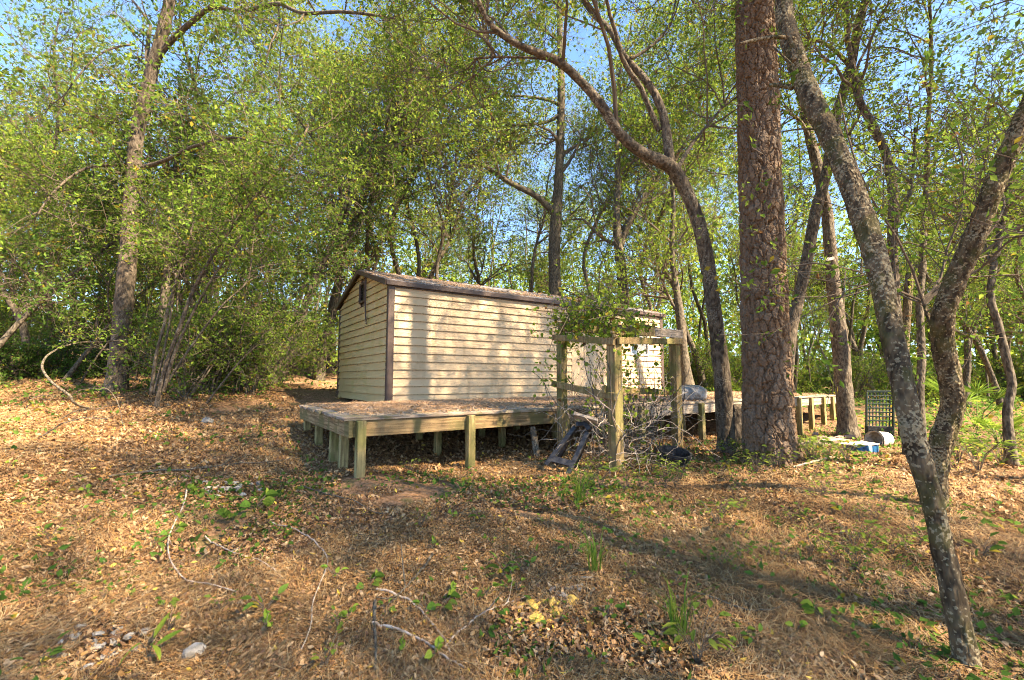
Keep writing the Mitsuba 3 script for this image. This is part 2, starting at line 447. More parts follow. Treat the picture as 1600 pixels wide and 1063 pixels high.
def course(origin, along, out, segs, z0, ch=CH):
    """One lap-siding board: profile (out, up), its ends follow segs = ((a0, b0) at the foot, (a1, b1) at the head)."""
    prof = [(0.0, 0.012), (0.026, 0.012), (0.032, 0.0), (0.036, 0.006), (0.034, 0.018), (0.006, ch - 0.002), (0.0, ch - 0.002)]
    v = []
    for e in (0, 1):
        for o, z in prof:
            k = z / ch
            s = segs[0][e] * (1 - k) + segs[1][e] * k
            v.append(origin + along * s + out * o + Z3 * (z0 + z))
    m = len(prof)
    f = []
    for i in range(m):
        j = (i + 1) % m
        f += [[i, j, m + j], [i, m + j, m + i]]
    f += [[0, i + 1, i] for i in range(1, m - 1)] + [[m, m + i, m + i + 1] for i in range(1, m - 1)]
    f = np.array(f)
    vv = np.array(v)
    c = vv.mean(0)
    t = vv[f]
    if (np.cross(t[:, 1] - t[:, 0], t[:, 2] - t[:, 0]) * (t.mean(1) - c)).sum() < 0:
        f = f[:, ::-1]
    return vv, f


DOOR, WIN = (4.52, 5.77, ZB, ZB + 1.78), (6.61, 7.34, ZB + 1.09, ZB + 1.90)
o_front = D(S0, T0, 0)
obj('front_wall', ply(rbox(*D(S0 + SL / 2, T0 + 0.04, (ZB + ZE) / 2), U3 * (SL - 0.02), N3 * 0.06, Z3 * (ZE - ZB)), 'mat_inside'), SH)
for k in range(NC):
    z0, ch = ZB + k * CH, CH if k < NC - 1 else ZE - ZB - k * CH
    cuts = [(0.05, SL - 0.05)]
    for d0, d1, zb, zt in (DOOR, WIN):
        if z0 < zt - 0.03 and z0 + ch > zb + 0.03:
            cuts = [c for a, b in cuts for c in ((a, min(b, d0)), (max(a, d1), b)) if c[1] - c[0] > 0.02]
    for a_, b_ in cuts:
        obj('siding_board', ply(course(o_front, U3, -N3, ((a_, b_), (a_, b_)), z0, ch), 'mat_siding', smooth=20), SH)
# gable end, facing left
o_gab = D(S0, T0, 0)


def gable_half(z):
    return 0.0 if z <= ZE else (z - ZE) / (ZA - ZE) * SW / 2


gv = [D(S0 + 0.03, T0 + t, z) for t, z in ((0.02, ZB), (SW - 0.02, ZB), (SW - 0.02, ZE), (SW / 2, ZA - 0.02), (0.02, ZE))]
gv2 = [p + U3 * 0.05 for p in gv]
gm = trimesh.convex.convex_hull(np.array(gv + gv2))
obj('gable_wall', ply(gm, 'mat_inside'), SH)
gm2 = gm.copy()
gm2.apply_translation(U3 * (SL - 0.11))
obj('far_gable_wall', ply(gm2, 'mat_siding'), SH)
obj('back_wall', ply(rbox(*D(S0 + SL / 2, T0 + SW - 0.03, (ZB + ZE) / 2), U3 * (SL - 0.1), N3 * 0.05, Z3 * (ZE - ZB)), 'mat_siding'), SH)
VENT = (1.52, 1.93, ZB + 2.13, ZB + 2.57)
k = 0
while ZB + k * CH < ZA - 0.06:
    z0 = ZB + k * CH
    ch = min(CH, ZA - 0.02 - z0)
    h0, h1 = gable_half(z0), gable_half(z0 + ch)
    segs = [((0.05 + h0, SW - 0.05 - h0), (0.05 + h1, max(SW - 0.05 - h1, 0.06 + h1)))]
    if z0 < VENT[3] - 0.03 and z0 + ch > VENT[2] + 0.03:
        (a0, b0), (a1, b1) = segs[0]
        segs = [((a0, VENT[0]), (min(a1, VENT[0] - .01), VENT[0])), ((VENT[1], b0), (VENT[1], max(b1, VENT[1] + .01)))]
    for sg in segs:
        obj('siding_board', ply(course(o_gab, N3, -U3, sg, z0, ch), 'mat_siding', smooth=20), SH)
    k += 1
# trims
for s, t in ((0, 0), (SL, 0), (0, SW), (SL, SW)):
    sx = -0.02 if s == 0 else 0.02
    ty = -0.02 if t == 0 else 0.02
    m1 = rbox(*D(S0 + s + sx, T0 + t + (0.035 if t == 0 else -0.035) + ty * 1.0, (ZB + ZE) / 2 - 0.01), U3 * 0.035, N3 * 0.10, Z3 * (ZE - ZB - 0.02))
    m2 = rbox(*D(S0 + s + (0.045 if s == 0 else -0.045) + sx, T0 + t + ty, (ZB + ZE) / 2 - 0.012), U3 * 0.12, N3 * 0.034, Z3 * (ZE - ZB - 0.03))
    obj('corner_trim', ply(join([m1, m2]), 'mat_trim'), SH)
# roof: two slopes of overlapping shingle rows
OH, SO = 0.09, 0.10


def slope_pt(s, q, side, lift):
    """q from 0 at the eave to 1 at the ridge."""
    t = -OH + q * (SW / 2 + OH) if side == 0 else SW + OH - q * (SW / 2 + OH)
    rise = (ZA - ZE) / (SW / 2)
    z = ZE - rise * OH + q * (ZA - ZE + rise * OH) + lift
    return D(S0 + s, T0 + t, z + 0.05)


rngr = np.random.default_rng(5)
for side in (0, 1):
    parts = []
    rows = 15
    for r in range(rows):
        q0, q1 = r / rows - 0.004, (r + 1) / rows + 0.02
        e = -SO
        while e < SL + SO - 0.01:
            w = min(rngr.uniform(0.28, 0.34), SL + SO - e)
            l = rngr.uniform(0, 0.005)
            c = [slope_pt(e + 0.002, q0, side, 0.014 + l), slope_pt(e + w - 0.002, q0, side, 0.014 + l), slope_pt(e + w - 0.002, q1, side, 0.004), slope_pt(e + 0.002, q1, side, 0.004)]
            lo = [p - Z3 * 0.014 for p in c[:2]]
            v = np.array(c + lo)
            f = np.array([[0, 1, 2], [0, 2, 3], [4, 5, 1], [4, 1, 0]])
            parts.append((v, f if side == 0 else f[:, ::-1]))
            e += w
    rk = obj('roof_shingles', ply(join(parts), 'mat_roof'), SH)
    labels[rk] = {'label': 'grey weathered roof shingles', 'kind': 'stuff'}
    deckv = [slope_pt(s, q, side, l) for s in (-SO, SL + SO) for q in (0, 1) for l in (-0.03, -0.002)]
    obj('roof_sheathing', ply(trimesh.convex.convex_hull(np.array(deckv)), 'mat_trim'), SH)
    p0, p1 = slope_pt(-SO, 0, side, -0.04), slope_pt(SL + SO, 0, side, -0.04)
    obj('fascia', ply(bar(p0, p1, 0.03, 0.09), 'mat_trim'), SH)
    for s in (-SO - 0.016, SL + SO + 0.016):
        obj('rake_board', ply(bar(slope_pt(s, 0.0, side, -0.045), slope_pt(s, 1.0, side, -0.045), 0.03, 0.10), 'mat_trim'), SH)
obj('soffit_strip', ply(bar(D(S0 + 0.06, T0 - 0.032, ZE - 0.065), D(S0 + SL - 0.06, T0 - 0.032, ZE - 0.065), 0.012, 0.045), 'mat_trim'), SH)
# vent
vt = obj('vent', ply(join([bar(D(S0 - 0.028, T0 + a_, z), D(S0 - 0.028, T0 + b_, z2), 0.04, 0.045, up=-U3 if a_ == b_ else Z3) for a_, b_, z, z2 in
                           ((VENT[0], VENT[1], VENT[2] + .02, VENT[2] + .02), (VENT[0], VENT[1], VENT[3] - .02, VENT[3] - .02), (VENT[0] + .02, VENT[0] + .02, VENT[2], VENT[3]), (VENT[1] - .02, VENT[1] - .02, VENT[2], VENT[3]))]), 'mat_trim'), SH)
for i in range(6):
    z = VENT[2] + 0.075 + i * 0.06
    obj('slat', ply(rbox(*D(S0 - 0.012, T0 + (VENT[0] + VENT[1]) / 2, z), N3 * (VENT[1] - VENT[0] - .06), (-U3 * 0.7 - Z3 * 0.7) * 0.05, (Z3 - U3) * 0.006, 0.001), 'mat_black'), vt)
obj('vent_back', ply(rbox(*D(S0 + 0.012, T0 + (VENT[0] + VENT[1]) / 2, (VENT[2] + VENT[3]) / 2), N3 * 0.4, U3 * 0.02, Z3 * 0.43), 'mat_black'), vt)
# loose cable under the gable
cb = np.array([D(S0 - 0.06, T0 + 1.56, ZA - 0.02), D(S0 - 0.06, T0 + 1.36, ZA - 0.12), D(S0 - 0.065, T0 + 1.33, ZB + 2.0), D(S0 - 0.06, T0 + 1.26, ZB + 1.62)])
cb2 = cb + np.array([N3 * 0.06, N3 * 0.06, N3 * 0.05, N3 * 0.01 - Z3 * 0.02])
cc = np.stack([spline(cb, 16), spline(cb2, 16)])
obj('cable', ply(tubes(cc, np.full(cc.shape[:2], 0.009), 6), 'mat_trim', smooth=True), SH, 'thin dark cable hanging from the gable peak')
# door
DC = (DOOR[0] + DOOR[1]) / 2
dk = obj('door', ply(rbox(*D(S0 + DC, T0 - 0.012, ZB + 0.87), U3 * (DOOR[1] - DOOR[0] - 0.14), N3 * 0.04, Z3 * 1.66), 'mat_door'), SH)
obj('frame', ply(join([bar(D(S0 + DOOR[0] + .035, T0 - .015, ZB), D(S0 + DOOR[0] + .035, T0 - .015, ZB + 1.78), 0.05, 0.07, up=U3), bar(D(S0 + DOOR[1] - .035, T0 - .015, ZB), D(S0 + DOOR[1] - .035, T0 - .015, ZB + 1.78), 0.05, 0.07, up=U3),
                       bar(D(S0 + DOOR[0] + .07, T0 - .017, ZB + 1.742), D(S0 + DOOR[1] - .07, T0 - .017, ZB + 1.742), 0.05, 0.075)]), 'mat_door'), dk)
obj('handle', ply(join([bar(D(S0 + DOOR[0] + .17, T0 - .04, ZB + .92), D(S0 + DOOR[0] + .17, T0 - .09, ZB + .92), .03, .03), bar(D(S0 + DOOR[0] + .17, T0 - .085, ZB + .92), D(S0 + DOOR[0] + .27, T0 - .085, ZB + .92), .018, .022)]), 'mat_black'), dk)
# window
WC, WZ = (WIN[0] + WIN[1]) / 2, (WIN[2] + WIN[3]) / 2
fr = []
for a_, b_, z, z2 in ((WIN[0], WIN[1], WIN[2] + .02, WIN[2] + .02), (WIN[0], WIN[1], WIN[3] - .03, WIN[3] - .03), (WIN[0] + .02, WIN[0] + .02, WIN[2] + .04, WIN[3] - .05), (WIN[1] - .02, WIN[1] - .02, WIN[2] + .04, WIN[3] - .05), (WIN[0] + .04, WIN[1] - .04, WZ, WZ)):
    fr.append(bar(D(S0 + a_, T0 - .02, z), D(S0 + b_, T0 - .02, z2), 0.05, 0.045, up=U3 if a_ == b_ else Z3))
wk = obj('window', ply(join(fr), 'mat_white'), SH)
for zc in ((WIN[2] + WZ) / 2, (WIN[3] + WZ) / 2):
    obj('pane', {'type': 'rectangle', 'bsdf': {'type': 'ref', 'id': 'mat_glass'}, 'to_world': T(np.vstack([np.column_stack([U3 * 0.345, Z3 * 0.19, -N3, D(S0 + WC, T0 - 0.012, zc)]), [0, 0, 0, 1]]))}, wk)
obj('header', ply(bar(D(S0 + WIN[0] - .03, T0 - .03, WIN[3] + .02), D(S0 + WIN[1] + .03, T0 - .03, WIN[3] + .02), .05, .05), 'mat_trim'), wk)
for i, s in enumerate((0.4, 2.7, 5.2, 7.5)):
    for t in (0.3, SW - 0.3):
        c = D(S0 + s, T0 + t, 0)
        g = float(ground(c[0], c[1]))
        if ZB - 0.14 - g > 0.03:
            obj('footing_block', ply(rbox(c[0], c[1], (g - 0.1 + ZB - 0.13) / 2, U3 * 0.4, N3 * 0.2, Z3 * (ZB - 0.13 - g + 0.1)), 'mat_stone'), SH)
for t in (0.3, SW - 0.3):
    obj('skid', ply(bar(D(S0 + 0.02, T0 + t, ZB - 0.075), D(S0 + SL - 0.02, T0 + t, ZB - 0.075), 0.12, 0.14), 'mat_post'), SH)
obj('floor', ply(rbox(*D(S0 + SL / 2, T0 + SW / 2, ZB + 0.03), U3 * (SL - .12), N3 * (SW - .12), Z3 * 0.05), 'mat_inside'), SH)

# ------------------------------------------------------------------ the deck
DK = thing('wooden_deck', 'long low weathered wooden deck on posts in front of the shed', 'deck')
DL, DW = 12.72, 3.02
rd = np.random.default_rng(11)
nb = 21
bw = (DW + 0.02) / nb
for r in range(nb):
    t = -0.02 + (r + 0.5) * bw
    e = -0.03 + rd.uniform(-0.035, 0.015)
    cuts = [e] + sorted([rd.uniform(3.2, 4.8), rd.uniform(7.4, 9.0)]) + [DL + rd.uniform(-0.02, 0.03)]
    for a_, b_ in zip(cuts[:-1], cuts[1:]):
        zt = DECK_Z - 0.016 + rd.uniform(-0.002, 0.003)
        obj('deck_board', ply(rbox(*D((a_ + b_) / 2, t + rd.uniform(-.002, .002), zt), U3 * (b_ - a_ - 0.004), N3 * (bw - 0.008), Z3 * 0.034 + U3 * rd.uniform(-.00005, .00005), 0.004), 'mat_deck'), DK)
zr = DECK_Z - 0.034 - 0.093
for a_, b_ in ((0.0, 4.25), (4.254, 8.5), (8.504, DL)):
    obj('rim_board', ply(bar(D(a_, 0.03, zr), D(b_, 0.03, zr), 0.038, 0.185), 'mat_rim' if b_ < 5 else 'mat_grey_plank'), DK)
obj('rim_board', ply(bar(D(0.012, -0.035, zr), D(0.012, DW - 0.02, zr), 0.042, 0.185), 'mat_rim'), DK)
obj('rim_board', ply(bar(D(DL - 0.03, 0.055, zr), D(DL - 0.03, DW - 0.02, zr), 0.04, 0.185), 'mat_rim'), DK)
obj('rim_board', ply(bar(D(0.04, DW - 0.03, zr), D(DL - 0.06, DW - 0.03, zr), 0.04, 0.185), 'mat_rim'), DK)
for s in np.arange(0.55, DL - 0.3, 0.61):
    obj('joist', ply(bar(D(s, 0.055, zr + 0.01), D(s, DW - 0.06, zr + 0.01), 0.04, 0.16), 'mat_rim'), DK)


def deck_post(s, t, w=0.098, top=DECK_Z - 0.037):
    c = D(s, t, 0)
    g = float(ground(c[0], c[1]))
    lean = rd.uniform(-0.012, 0.012, 2)
    b = np.array([c[0] + lean[0], c[1] + lean[1], g - 0.12])
    obj('post', ply(bar(b, D(s, t, top), w, w, up=N3), 'mat_post', smooth=False), DK)


for s in (0.13, 1.52, 3.12, 4.8, 6.5, 8.35, 10.42, 11.04, 11.72, 12.25, 12.62):
    deck_post(s, -0.012 if s < 10 else 0.0)
for s in (1.52, 2.68, 3.75, 4.9, 6.1, 7.4, 8.8, 10.3):
    deck_post(s + rd.uniform(-.04, .04), 1.02, 0.09, zr - 0.09)
for s in (1.66, 2.86, 3.63, 5.0, 6.4, 7.9, 9.5):
    deck_post(s, 1.97, 0.09, zr - 0.09)
for s in (1.7, 3.4, 5.1, 6.8, 8.5, 10.2, 12.5):
    deck_post(s, 2.88, 0.09, zr - 0.09)
for t in (0.5, 1.0, 1.95, 2.85):
    deck_post(0.085, t, 0.098, DECK_Z - 0.06)

# ------------------------------------------------------------------ trees: the ones whose trunks can be told apart
BARKS = {'lichen': 'mat_bark_lichen', 'oak': 'mat_bark_oak', 'pale': 'mat_bark_pale', 'dark': 'mat_bark_dark'}


def trunk_mesh(path, n, sides, rough, seed):
    """path (k, 4): x, y, z, radius -> a bumpy tapered tube."""
    s = spline(path, n)
    v, f = tubes(s[None, :, :3], s[None, :, 3], sides)
    c = np.repeat(s[:, :3], sides, axis=0)
    r = np.repeat(s[:, 3:], sides, axis=0)
    out = (v - c) / np.maximum(r, 1e-6)
    d = (meshkit.fbm(v * 3.0, 3, seed) - 0.5) * 0.22 + (meshkit.fbm(np.column_stack([v[:, :2] * 24, v[:, 2] * 9]), 3, seed + 9) - 0.5) * rough
    if sides > 40:
        d = d - 0.10 * np.maximum(0, 0.5 - np.abs(meshkit.fbm(np.column_stack([v[:, :2] * 46, v[:, 2] * 17]), 2, seed + 4) - 0.5) * 6) + (meshkit.fbm(v * 60, 2, seed + 6) - 0.5) * 0.10
    return c + out * r * (1 + d[:, None]), f


def measured(pts, base=True, flare=1.25, ws=1.0):
    """Trunk points (px, py, Y, width in px) -> x, y, z, radius; the foot goes into the ground."""
    a = np.array(pts, float)
    xyz = P(a[:, 0], a[:, 1], 0 * a[:, 2] + 1.0)
    xyz = np.stack([xyz[:, 0] * a[:, 2], a[:, 2], EYE + (xyz[:, 2] - EYE) * a[:, 2]], 1)
    rad = ws * a[:, 3] / 2 * a[:, 2] / FOCAL / np.sqrt(1 + ((a[:, 0] - 800) / FOCAL) ** 2)
    if base:
        xyz[0, 2] = float(ground(xyz[0, 0], xyz[0, 1])) - 0.08
        rad[0] *= flare / 1.1
    return np.column_stack([xyz, rad])


def extend(rng, path, length, up=0.6, wander=0.25, end=0.02, steps=7):
    d = norm(path[-1, :3] - path[-3, :3])
    p, r = path[-1, :3], path[-1, 3]
    rows = []
    for i in range(steps):
        d = norm(d + rng.normal(size=3) * wander + np.array([0, 0, up * 0.15]))
        p = p + d * length / steps
        rows.append([*p, r + (end - r) * (i + 1) / steps])
    return np.vstack([path, rows])


def crown(rng, bases, n1, l1, n2, l2, n3, l3, nleaf, lsize, kind='oak', tlo=0.45, up=0.25, yellow=0.04, spread=0.95, hang=0.15):
    """bases: list of paths (k, 4) that carry limbs. Returns the branch mesh, the leaf mesh and the leaf colours."""
    par = np.stack([spline(b, 14) for b in bases])
    pp, pr = par[..., :3], par[..., 3]
    L1, R1 = offshoots(rng, pp, pr, n1, tlo, 0.98, l1 * 1.2, 7, spread, up, 0.22, 0.5, 0.012, 0.3)
    L2, R2 = offshoots(rng, L1, R1, n2, 0.15, 1.0, l2 * 1.45, 5, 0.9, 0.12, 0.3, 0.55, 0.006, 0.4)
    L3, R3 = offshoots(rng, L2, R2, n3, 0.1, 1.0, l3 * 1.6, 4, 0.95, 0.03, 0.35, 0.6, 0.003, 0.5, 0.3)
    lsize = lsize * 1.12
    nleaf = max(3, int(round(nleaf * 0.37)))
    bm = join([tubes(L1, R1, 6, False), tubes(L2, R2, 4, False), tubes(L3, R3, 3, False)])
    idx = np.repeat(np.arange(len(L3)), nleaf)
    x = rng.uniform(0.1, 1.0, len(idx)) * 3
    i0 = np.minimum(x.astype(int), 2)
    pos = L3[idx, i0] + (L3[idx, i0 + 1] - L3[idx, i0]) * (x - i0)[:, None] + rng.normal(size=(len(idx), 3)) * lsize * 0.42
    clump = np.repeat(rng.uniform(0.75, 1.25, len(L2)), n3 * nleaf)[:, None]
    lv, lf, lc = leaf_mesh(rng, pos, lsize, leaf_cols(rng, len(pos), kind, yellow) * clump, hang=hang)
    return bm, (lv, lf), lc


def hero(name, label, cat, pts, barkkey='oak', limbs=(), ext=0.0, cr=None, sides=16, n=60, rough=0.22, seed=1, group=None, stubs=(), up=0.6, wander=0.2, flare=1.25, ws=1.0):
    rng = np.random.default_rng(seed)
    key = thing(name, label, cat, group)
    path = measured(pts, flare=flare, ws=ws)
    if ext:
        path = extend(rng, path, ext, up, wander)
    obj('trunk', ply(trunk_mesh(path, n, sides, rough, seed), BARKS[barkkey], smooth=True), key)
    bases = [path]
    for lp in limbs:
        l = measured(lp, base=False, ws=ws)
        if lp[0][1] < 8 or lp[-1][1] < 12:
            l = extend(rng, l, 2.2, 0.3, 0.25)
        obj('limb', ply(trunk_mesh(l, 34, max(7, sides - 5), rough * 0.8, seed + 5), BARKS[barkkey], smooth=True), key)
        bases.append(l)
    for lp in stubs:
        l = measured(lp, base=False)
        obj('dead_branch', ply(trunk_mesh(l, 14, 7, 0.1, seed + 7), BARKS[barkkey], smooth=True), key)
    if cr:
        cr = dict(cr, nleaf=int(cr['nleaf'] * 1.5))
        bm, lm, lc = crown(rng, bases if not cr.pop('limbs_only', False) else bases[1:], **cr)
        labels[obj('branches', ply(bm, 'mat_twig'), key)] = {'kind': 'stuff'}
        labels[key + '__crown'] = {'kind': 'stuff'}
        obj('crown', ply(lm, 'mat_leaf', color=lc), key)
    return key


# 1 the tall tree at the left
hero('hardwood_tree', 'tall grey trunk left of the shed bending right with an arched branch high up', 'tree',
     [(178, 616, 10, 54), (184, 585, 10, 46), (187, 545, 10, 42), (193, 480, 10, 40), (200, 400, 10, 38), (207, 300, 10, 36), (212, 220, 10, 33), (228, 150, 9.9, 31), (243, 90, 9.8, 28), (257, 40, 9.7, 27), (266, -2, 9.6, 25)],
     'pale', [[(236, 112, 9.8, 15), (264, 68, 9.6, 14), (305, 30, 9.2, 12), (325, 14, 9, 11), (380, 17, 8.7, 9), (430, 6, 8.4, 9), (470, 20, 8.1, 8), (540, 19, 7.6, 7), (620, 30, 7.2, 4)],
              [(305, 30, 9.2, 9), (330, 8, 8.9, 7), (345, -6, 8.7, 6)],
              [(222, 262, 9.8, 11), (260, 250, 9.5, 9), (300, 230, 9.1, 8), (350, 217, 8.7, 7), (400, 220, 8.3, 5), (460, 232, 7.9, 4)],
              [(197, 258, 10, 9), (140, 262, 9.8, 7), (100, 285, 9.5, 6), (60, 335, 9.2, 4)],
              [(205, 70, 9.8, 6), (165, 80, 9.5, 5), (130, 110, 9.2, 4), (95, 160, 9.0, 3)]],
     ext=4.5, cr=dict(n1=5, l1=2.6, n2=6, l2=1.3, n3=6, l3=0.6, nleaf=20, lsize=0.075, kind='oak', tlo=0.5), sides=18, seed=3, rough=0.14, ws=0.8)
# 2 the arched oak before the deck
hero('arched_oak', 'oak arching left over the deck with a sawn stub at its foot', 'tree',
     [(1138, 714, 6.3, 48), (1134, 680, 6.3, 41), (1131, 620, 6.25, 38), (1124, 550, 6.2, 35), (1113, 470, 6.1, 33), (1103, 400, 6.0, 32), (1090, 345, 5.9, 31), (1070, 295, 5.8, 30), (1047, 260, 5.7, 30), (1005, 240, 5.55, 25), (965, 205, 5.4, 23), (940, 165, 5.3, 21), (905, 125, 5.2, 19), (870, 95, 5.1, 18), (820, 75, 5.0, 15), (785, 55, 4.9, 14), (757, 25, 4.8, 12), (745, -5, 4.7, 11)],
     'oak', [[(1048, 262, 5.7, 22), (1043, 220, 5.75, 22), (1038, 185, 5.8, 20), (1025, 150, 5.85, 18), (1000, 115, 5.9, 16), (975, 88, 5.95, 15), (955, 50, 6, 13), (925, 20, 6.1, 12), (908, -5, 6.2, 10)],
             [(1030, 205, 5.8, 13), (1015, 170, 5.75, 12), (1000, 135, 5.7, 12), (982, 110, 5.6, 11), (970, 85, 5.5, 10), (962, 50, 5.4, 9), (952, 20, 5.3, 8), (947, -5, 5.2, 7)],
             [(1060, 262, 5.7, 11), (1082, 225, 5.8, 8), (1112, 188, 6, 6), (1135, 160, 6.2, 4)],
             [(985, 92, 5.9, 8), (1020, 70, 6, 6), (1045, 40, 6.1, 5), (1055, 5, 6.2, 4)],
             [(870, 95, 5.1, 6), (820, 90, 5.2, 5), (740, 92, 5.4, 4)]],
     ext=2.5, cr=dict(n1=9, l1=2.4, n2=6, l2=1.1, n3=5, l3=0.5, nleaf=20, lsize=0.058, kind='oak', tlo=0.5), sides=18, n=90, seed=7, rough=0.16, ws=0.74,
     stubs=[[(1150, 722, 6.25, 40), (1149, 690, 6.25, 38), (1148, 650, 6.3, 37), (1147, 632, 6.3, 36)]])
# 3 the lichen oak in front at the right
hero('lichen_oak', 'nearest oak at the right, its leaning trunk blotched with pale lichen', 'tree',
     [(1520, 1085, 2.1, 66), (1500, 980, 2.15, 58), (1478, 880, 2.2, 55), (1455, 780, 2.25, 55), (1432, 700, 2.3, 57), (1410, 600, 2.4, 57), (1393, 520, 2.5, 58), (1375, 430, 2.6, 58), (1355, 360, 2.7, 56), (1330, 290, 2.8, 54), (1300, 220, 2.95, 52), (1265, 150, 3.1, 50), (1240, 80, 3.25, 46), (1225, -4, 3.4, 42)],
     'lichen', [], ext=4.0, cr=dict(n1=12, l1=2.6, n2=6, l2=1.2, n3=5, l3=0.55, nleaf=16, lsize=0.055, kind='oak', tlo=0.72), sides=64, n=420, seed=13, rough=0.20, flare=1.15, ws=0.72,
     stubs=[[(1240, 60, 3.2, 7), (1215, 58, 3.15, 7), (1190, 61, 3.1, 7), (1156, 69, 3.05, 5)], [(1249, 112, 3.05, 9), (1240, 80, 3.05, 8), (1229, 45, 3.1, 7), (1225, 20, 3.1, 6), (1222, -10, 3.1, 5)],
            [(1238, 138, 3.2, 8), (1222, 134, 3.3, 8), (1203, 133, 3.4, 7)], [(1326, 212, 2.9, 5), (1338, 190, 2.85, 5), (1352, 163, 2.8, 3)], [(1285, 205, 3.0, 4), (1250, 202, 3.1, 3), (1215, 208, 3.2, 2)],
            [(1248, 110, 3.1, 4), (1228, 92, 3.2, 4), (1210, 75, 3.3, 3)]])
# 4 the bent oak behind it
hero('bent_oak', 'dark rough barked oak curving up to the right behind the lichen covered trunk', 'tree',
     [(1457, 805, 3.95, 70), (1461, 760, 3.95, 58), (1466, 710, 3.9, 56), (1478, 670, 3.85, 58), (1488, 635, 3.8, 58), (1484, 590, 3.75, 58), (1474, 545, 3.7, 56), (1474, 490, 3.6, 57), (1496, 430, 3.5, 58), (1522, 372, 3.4, 58), (1545, 310, 3.3, 56), (1575, 240, 3.2, 54), (1605, 170, 3.1, 51), (1640, 90, 3.0, 46)],
     'lichen', [[(1462, 520, 3.7, 12), (1450, 495, 3.75, 10), (1442, 465, 3.8, 8)]], ext=4.0, cr=dict(n1=9, l1=2.4, n2=6, l2=1.2, n3=5, l3=0.55, nleaf=16, lsize=0.055, kind='oak', tlo=0.7), sides=60, n=360, seed=17, rough=0.22, ws=0.71)
# 5 trees round the right end of the deck
t8 = hero('straight_oak', 'grey oak right of the deck end carrying a small white tag', 'tree',
          [(1326, 686, 10.3, 44), (1323, 655, 10.3, 34), (1318, 600, 10.3, 32), (1313, 540, 10.3, 31), (1306, 480, 10.3, 28), (1298, 400, 10.2, 24), (1293, 340, 10.2, 22), (1283, 290, 10.1, 21), (1272, 240, 10, 20), (1260, 190, 10, 18), (1247, 120, 10, 15), (1240, 50, 10, 12), (1238, -5, 10, 10)],
          'oak', [[(1268, 225, 10, 9), (1245, 185, 9.8, 7), (1222, 172, 9.6, 5)]], ext=3.0, cr=dict(n1=10, l1=2.5, n2=6, l2=1.3, n3=5, l3=0.65, nleaf=16, lsize=0.08, kind='oak', tlo=0.55), sides=16, n=80, seed=19, ws=0.9)
hero('slender_oak', 'slim trunk rising to the right from behind the big pine', 'tree',
     [(1220, 690, 8.7, 28), (1226, 610, 8.6, 24), (1235, 525, 8.5, 22), (1249, 462, 8.5, 20), (1262, 400, 8.5, 20), (1275, 330, 8.5, 20), (1290, 275, 8.5, 19), (1307, 180, 8.5, 19), (1321, 135, 8.4, 19), (1333, 85, 8.4, 18), (1341, 42, 8.3, 17), (1354, -4, 8.2, 15)],
     'oak', [[(1328, 105, 8.4, 9), (1305, 80, 8.3, 7), (1282, 65, 8.2, 6), (1262, 70, 8.1, 4)]], ext=3.5, cr=dict(n1=9, l1=2.2, n2=6, l2=1.1, n3=5, l3=0.55, nleaf=16, lsize=0.065, kind='oak', tlo=0.62), sides=13, n=70, seed=23)
hero('leaning_oak', 'thin oak trunk leaning left behind the lichen covered trunk', 'tree',
     [(1420, 690, 7.2, 24), (1412, 600, 7, 20), (1401, 500, 7, 19), (1395, 400, 7, 18), (1395, 300, 7, 18), (1390, 262, 7, 17), (1378, 225, 7, 16), (1361, 192, 7, 15), (1341, 152, 7, 14), (1334, 113, 7, 12), (1325, 60, 7, 9), (1322, 0, 7, 7)],
     'oak', [[(1396, 370, 7, 10), (1405, 340, 7.1, 9), (1420, 310, 7.2, 8), (1426, 270, 7.3, 6), (1430, 200, 7.4, 5)]], ext=2.0, cr=dict(n1=10, l1=1.8, n2=6, l2=1.0, n3=5, l3=0.5, nleaf=16, lsize=0.06, kind='bright', tlo=0.5), sides=12, n=70, seed=29)
hero('thin_sapling', 'thin straight sapling between the lichen trunk and the bent oak', 'tree',
     [(1437, 668, 8, 20), (1437, 620, 8, 16), (1440, 560, 8, 14), (1437, 480, 8, 14), (1441, 420, 8, 13), (1443, 360, 8, 12), (1447, 300, 8, 11), (1450, 200, 8, 9), (1455, 100, 8, 8), (1452, 0, 8, 6)],
     'dark', [], ext=2.0, cr=dict(n1=14, l1=1.7, n2=6, l2=0.9, n3=5, l3=0.45, nleaf=16, lsize=0.06, kind='bright', tlo=0.45), sides=10, seed=31)
hero('crooked_tree', 'crooked thin trunk nearest the right edge of the photo', 'tree',
     [(1583, 735, 5.9, 26), (1576, 680, 5.9, 19), (1574, 640, 5.9, 17), (1581, 600, 5.9, 16), (1572, 560, 5.9, 16), (1560, 510, 5.9, 16), (1548, 470, 5.9, 15), (1552, 420, 5.9, 14), (1562, 370, 5.9, 13), (1575, 300, 5.9, 11), (1590, 220, 5.9, 9), (1610, 130, 5.9, 7)],
     'dark', [[(1553, 420, 5.9, 8), (1540, 390, 6, 7), (1535, 340, 6.1, 5)]], ext=1.5, cr=dict(n1=10, l1=1.5, n2=6, l2=0.8, n3=5, l3=0.42, nleaf=16, lsize=0.055, kind='bright', tlo=0.5), sides=11, seed=37)
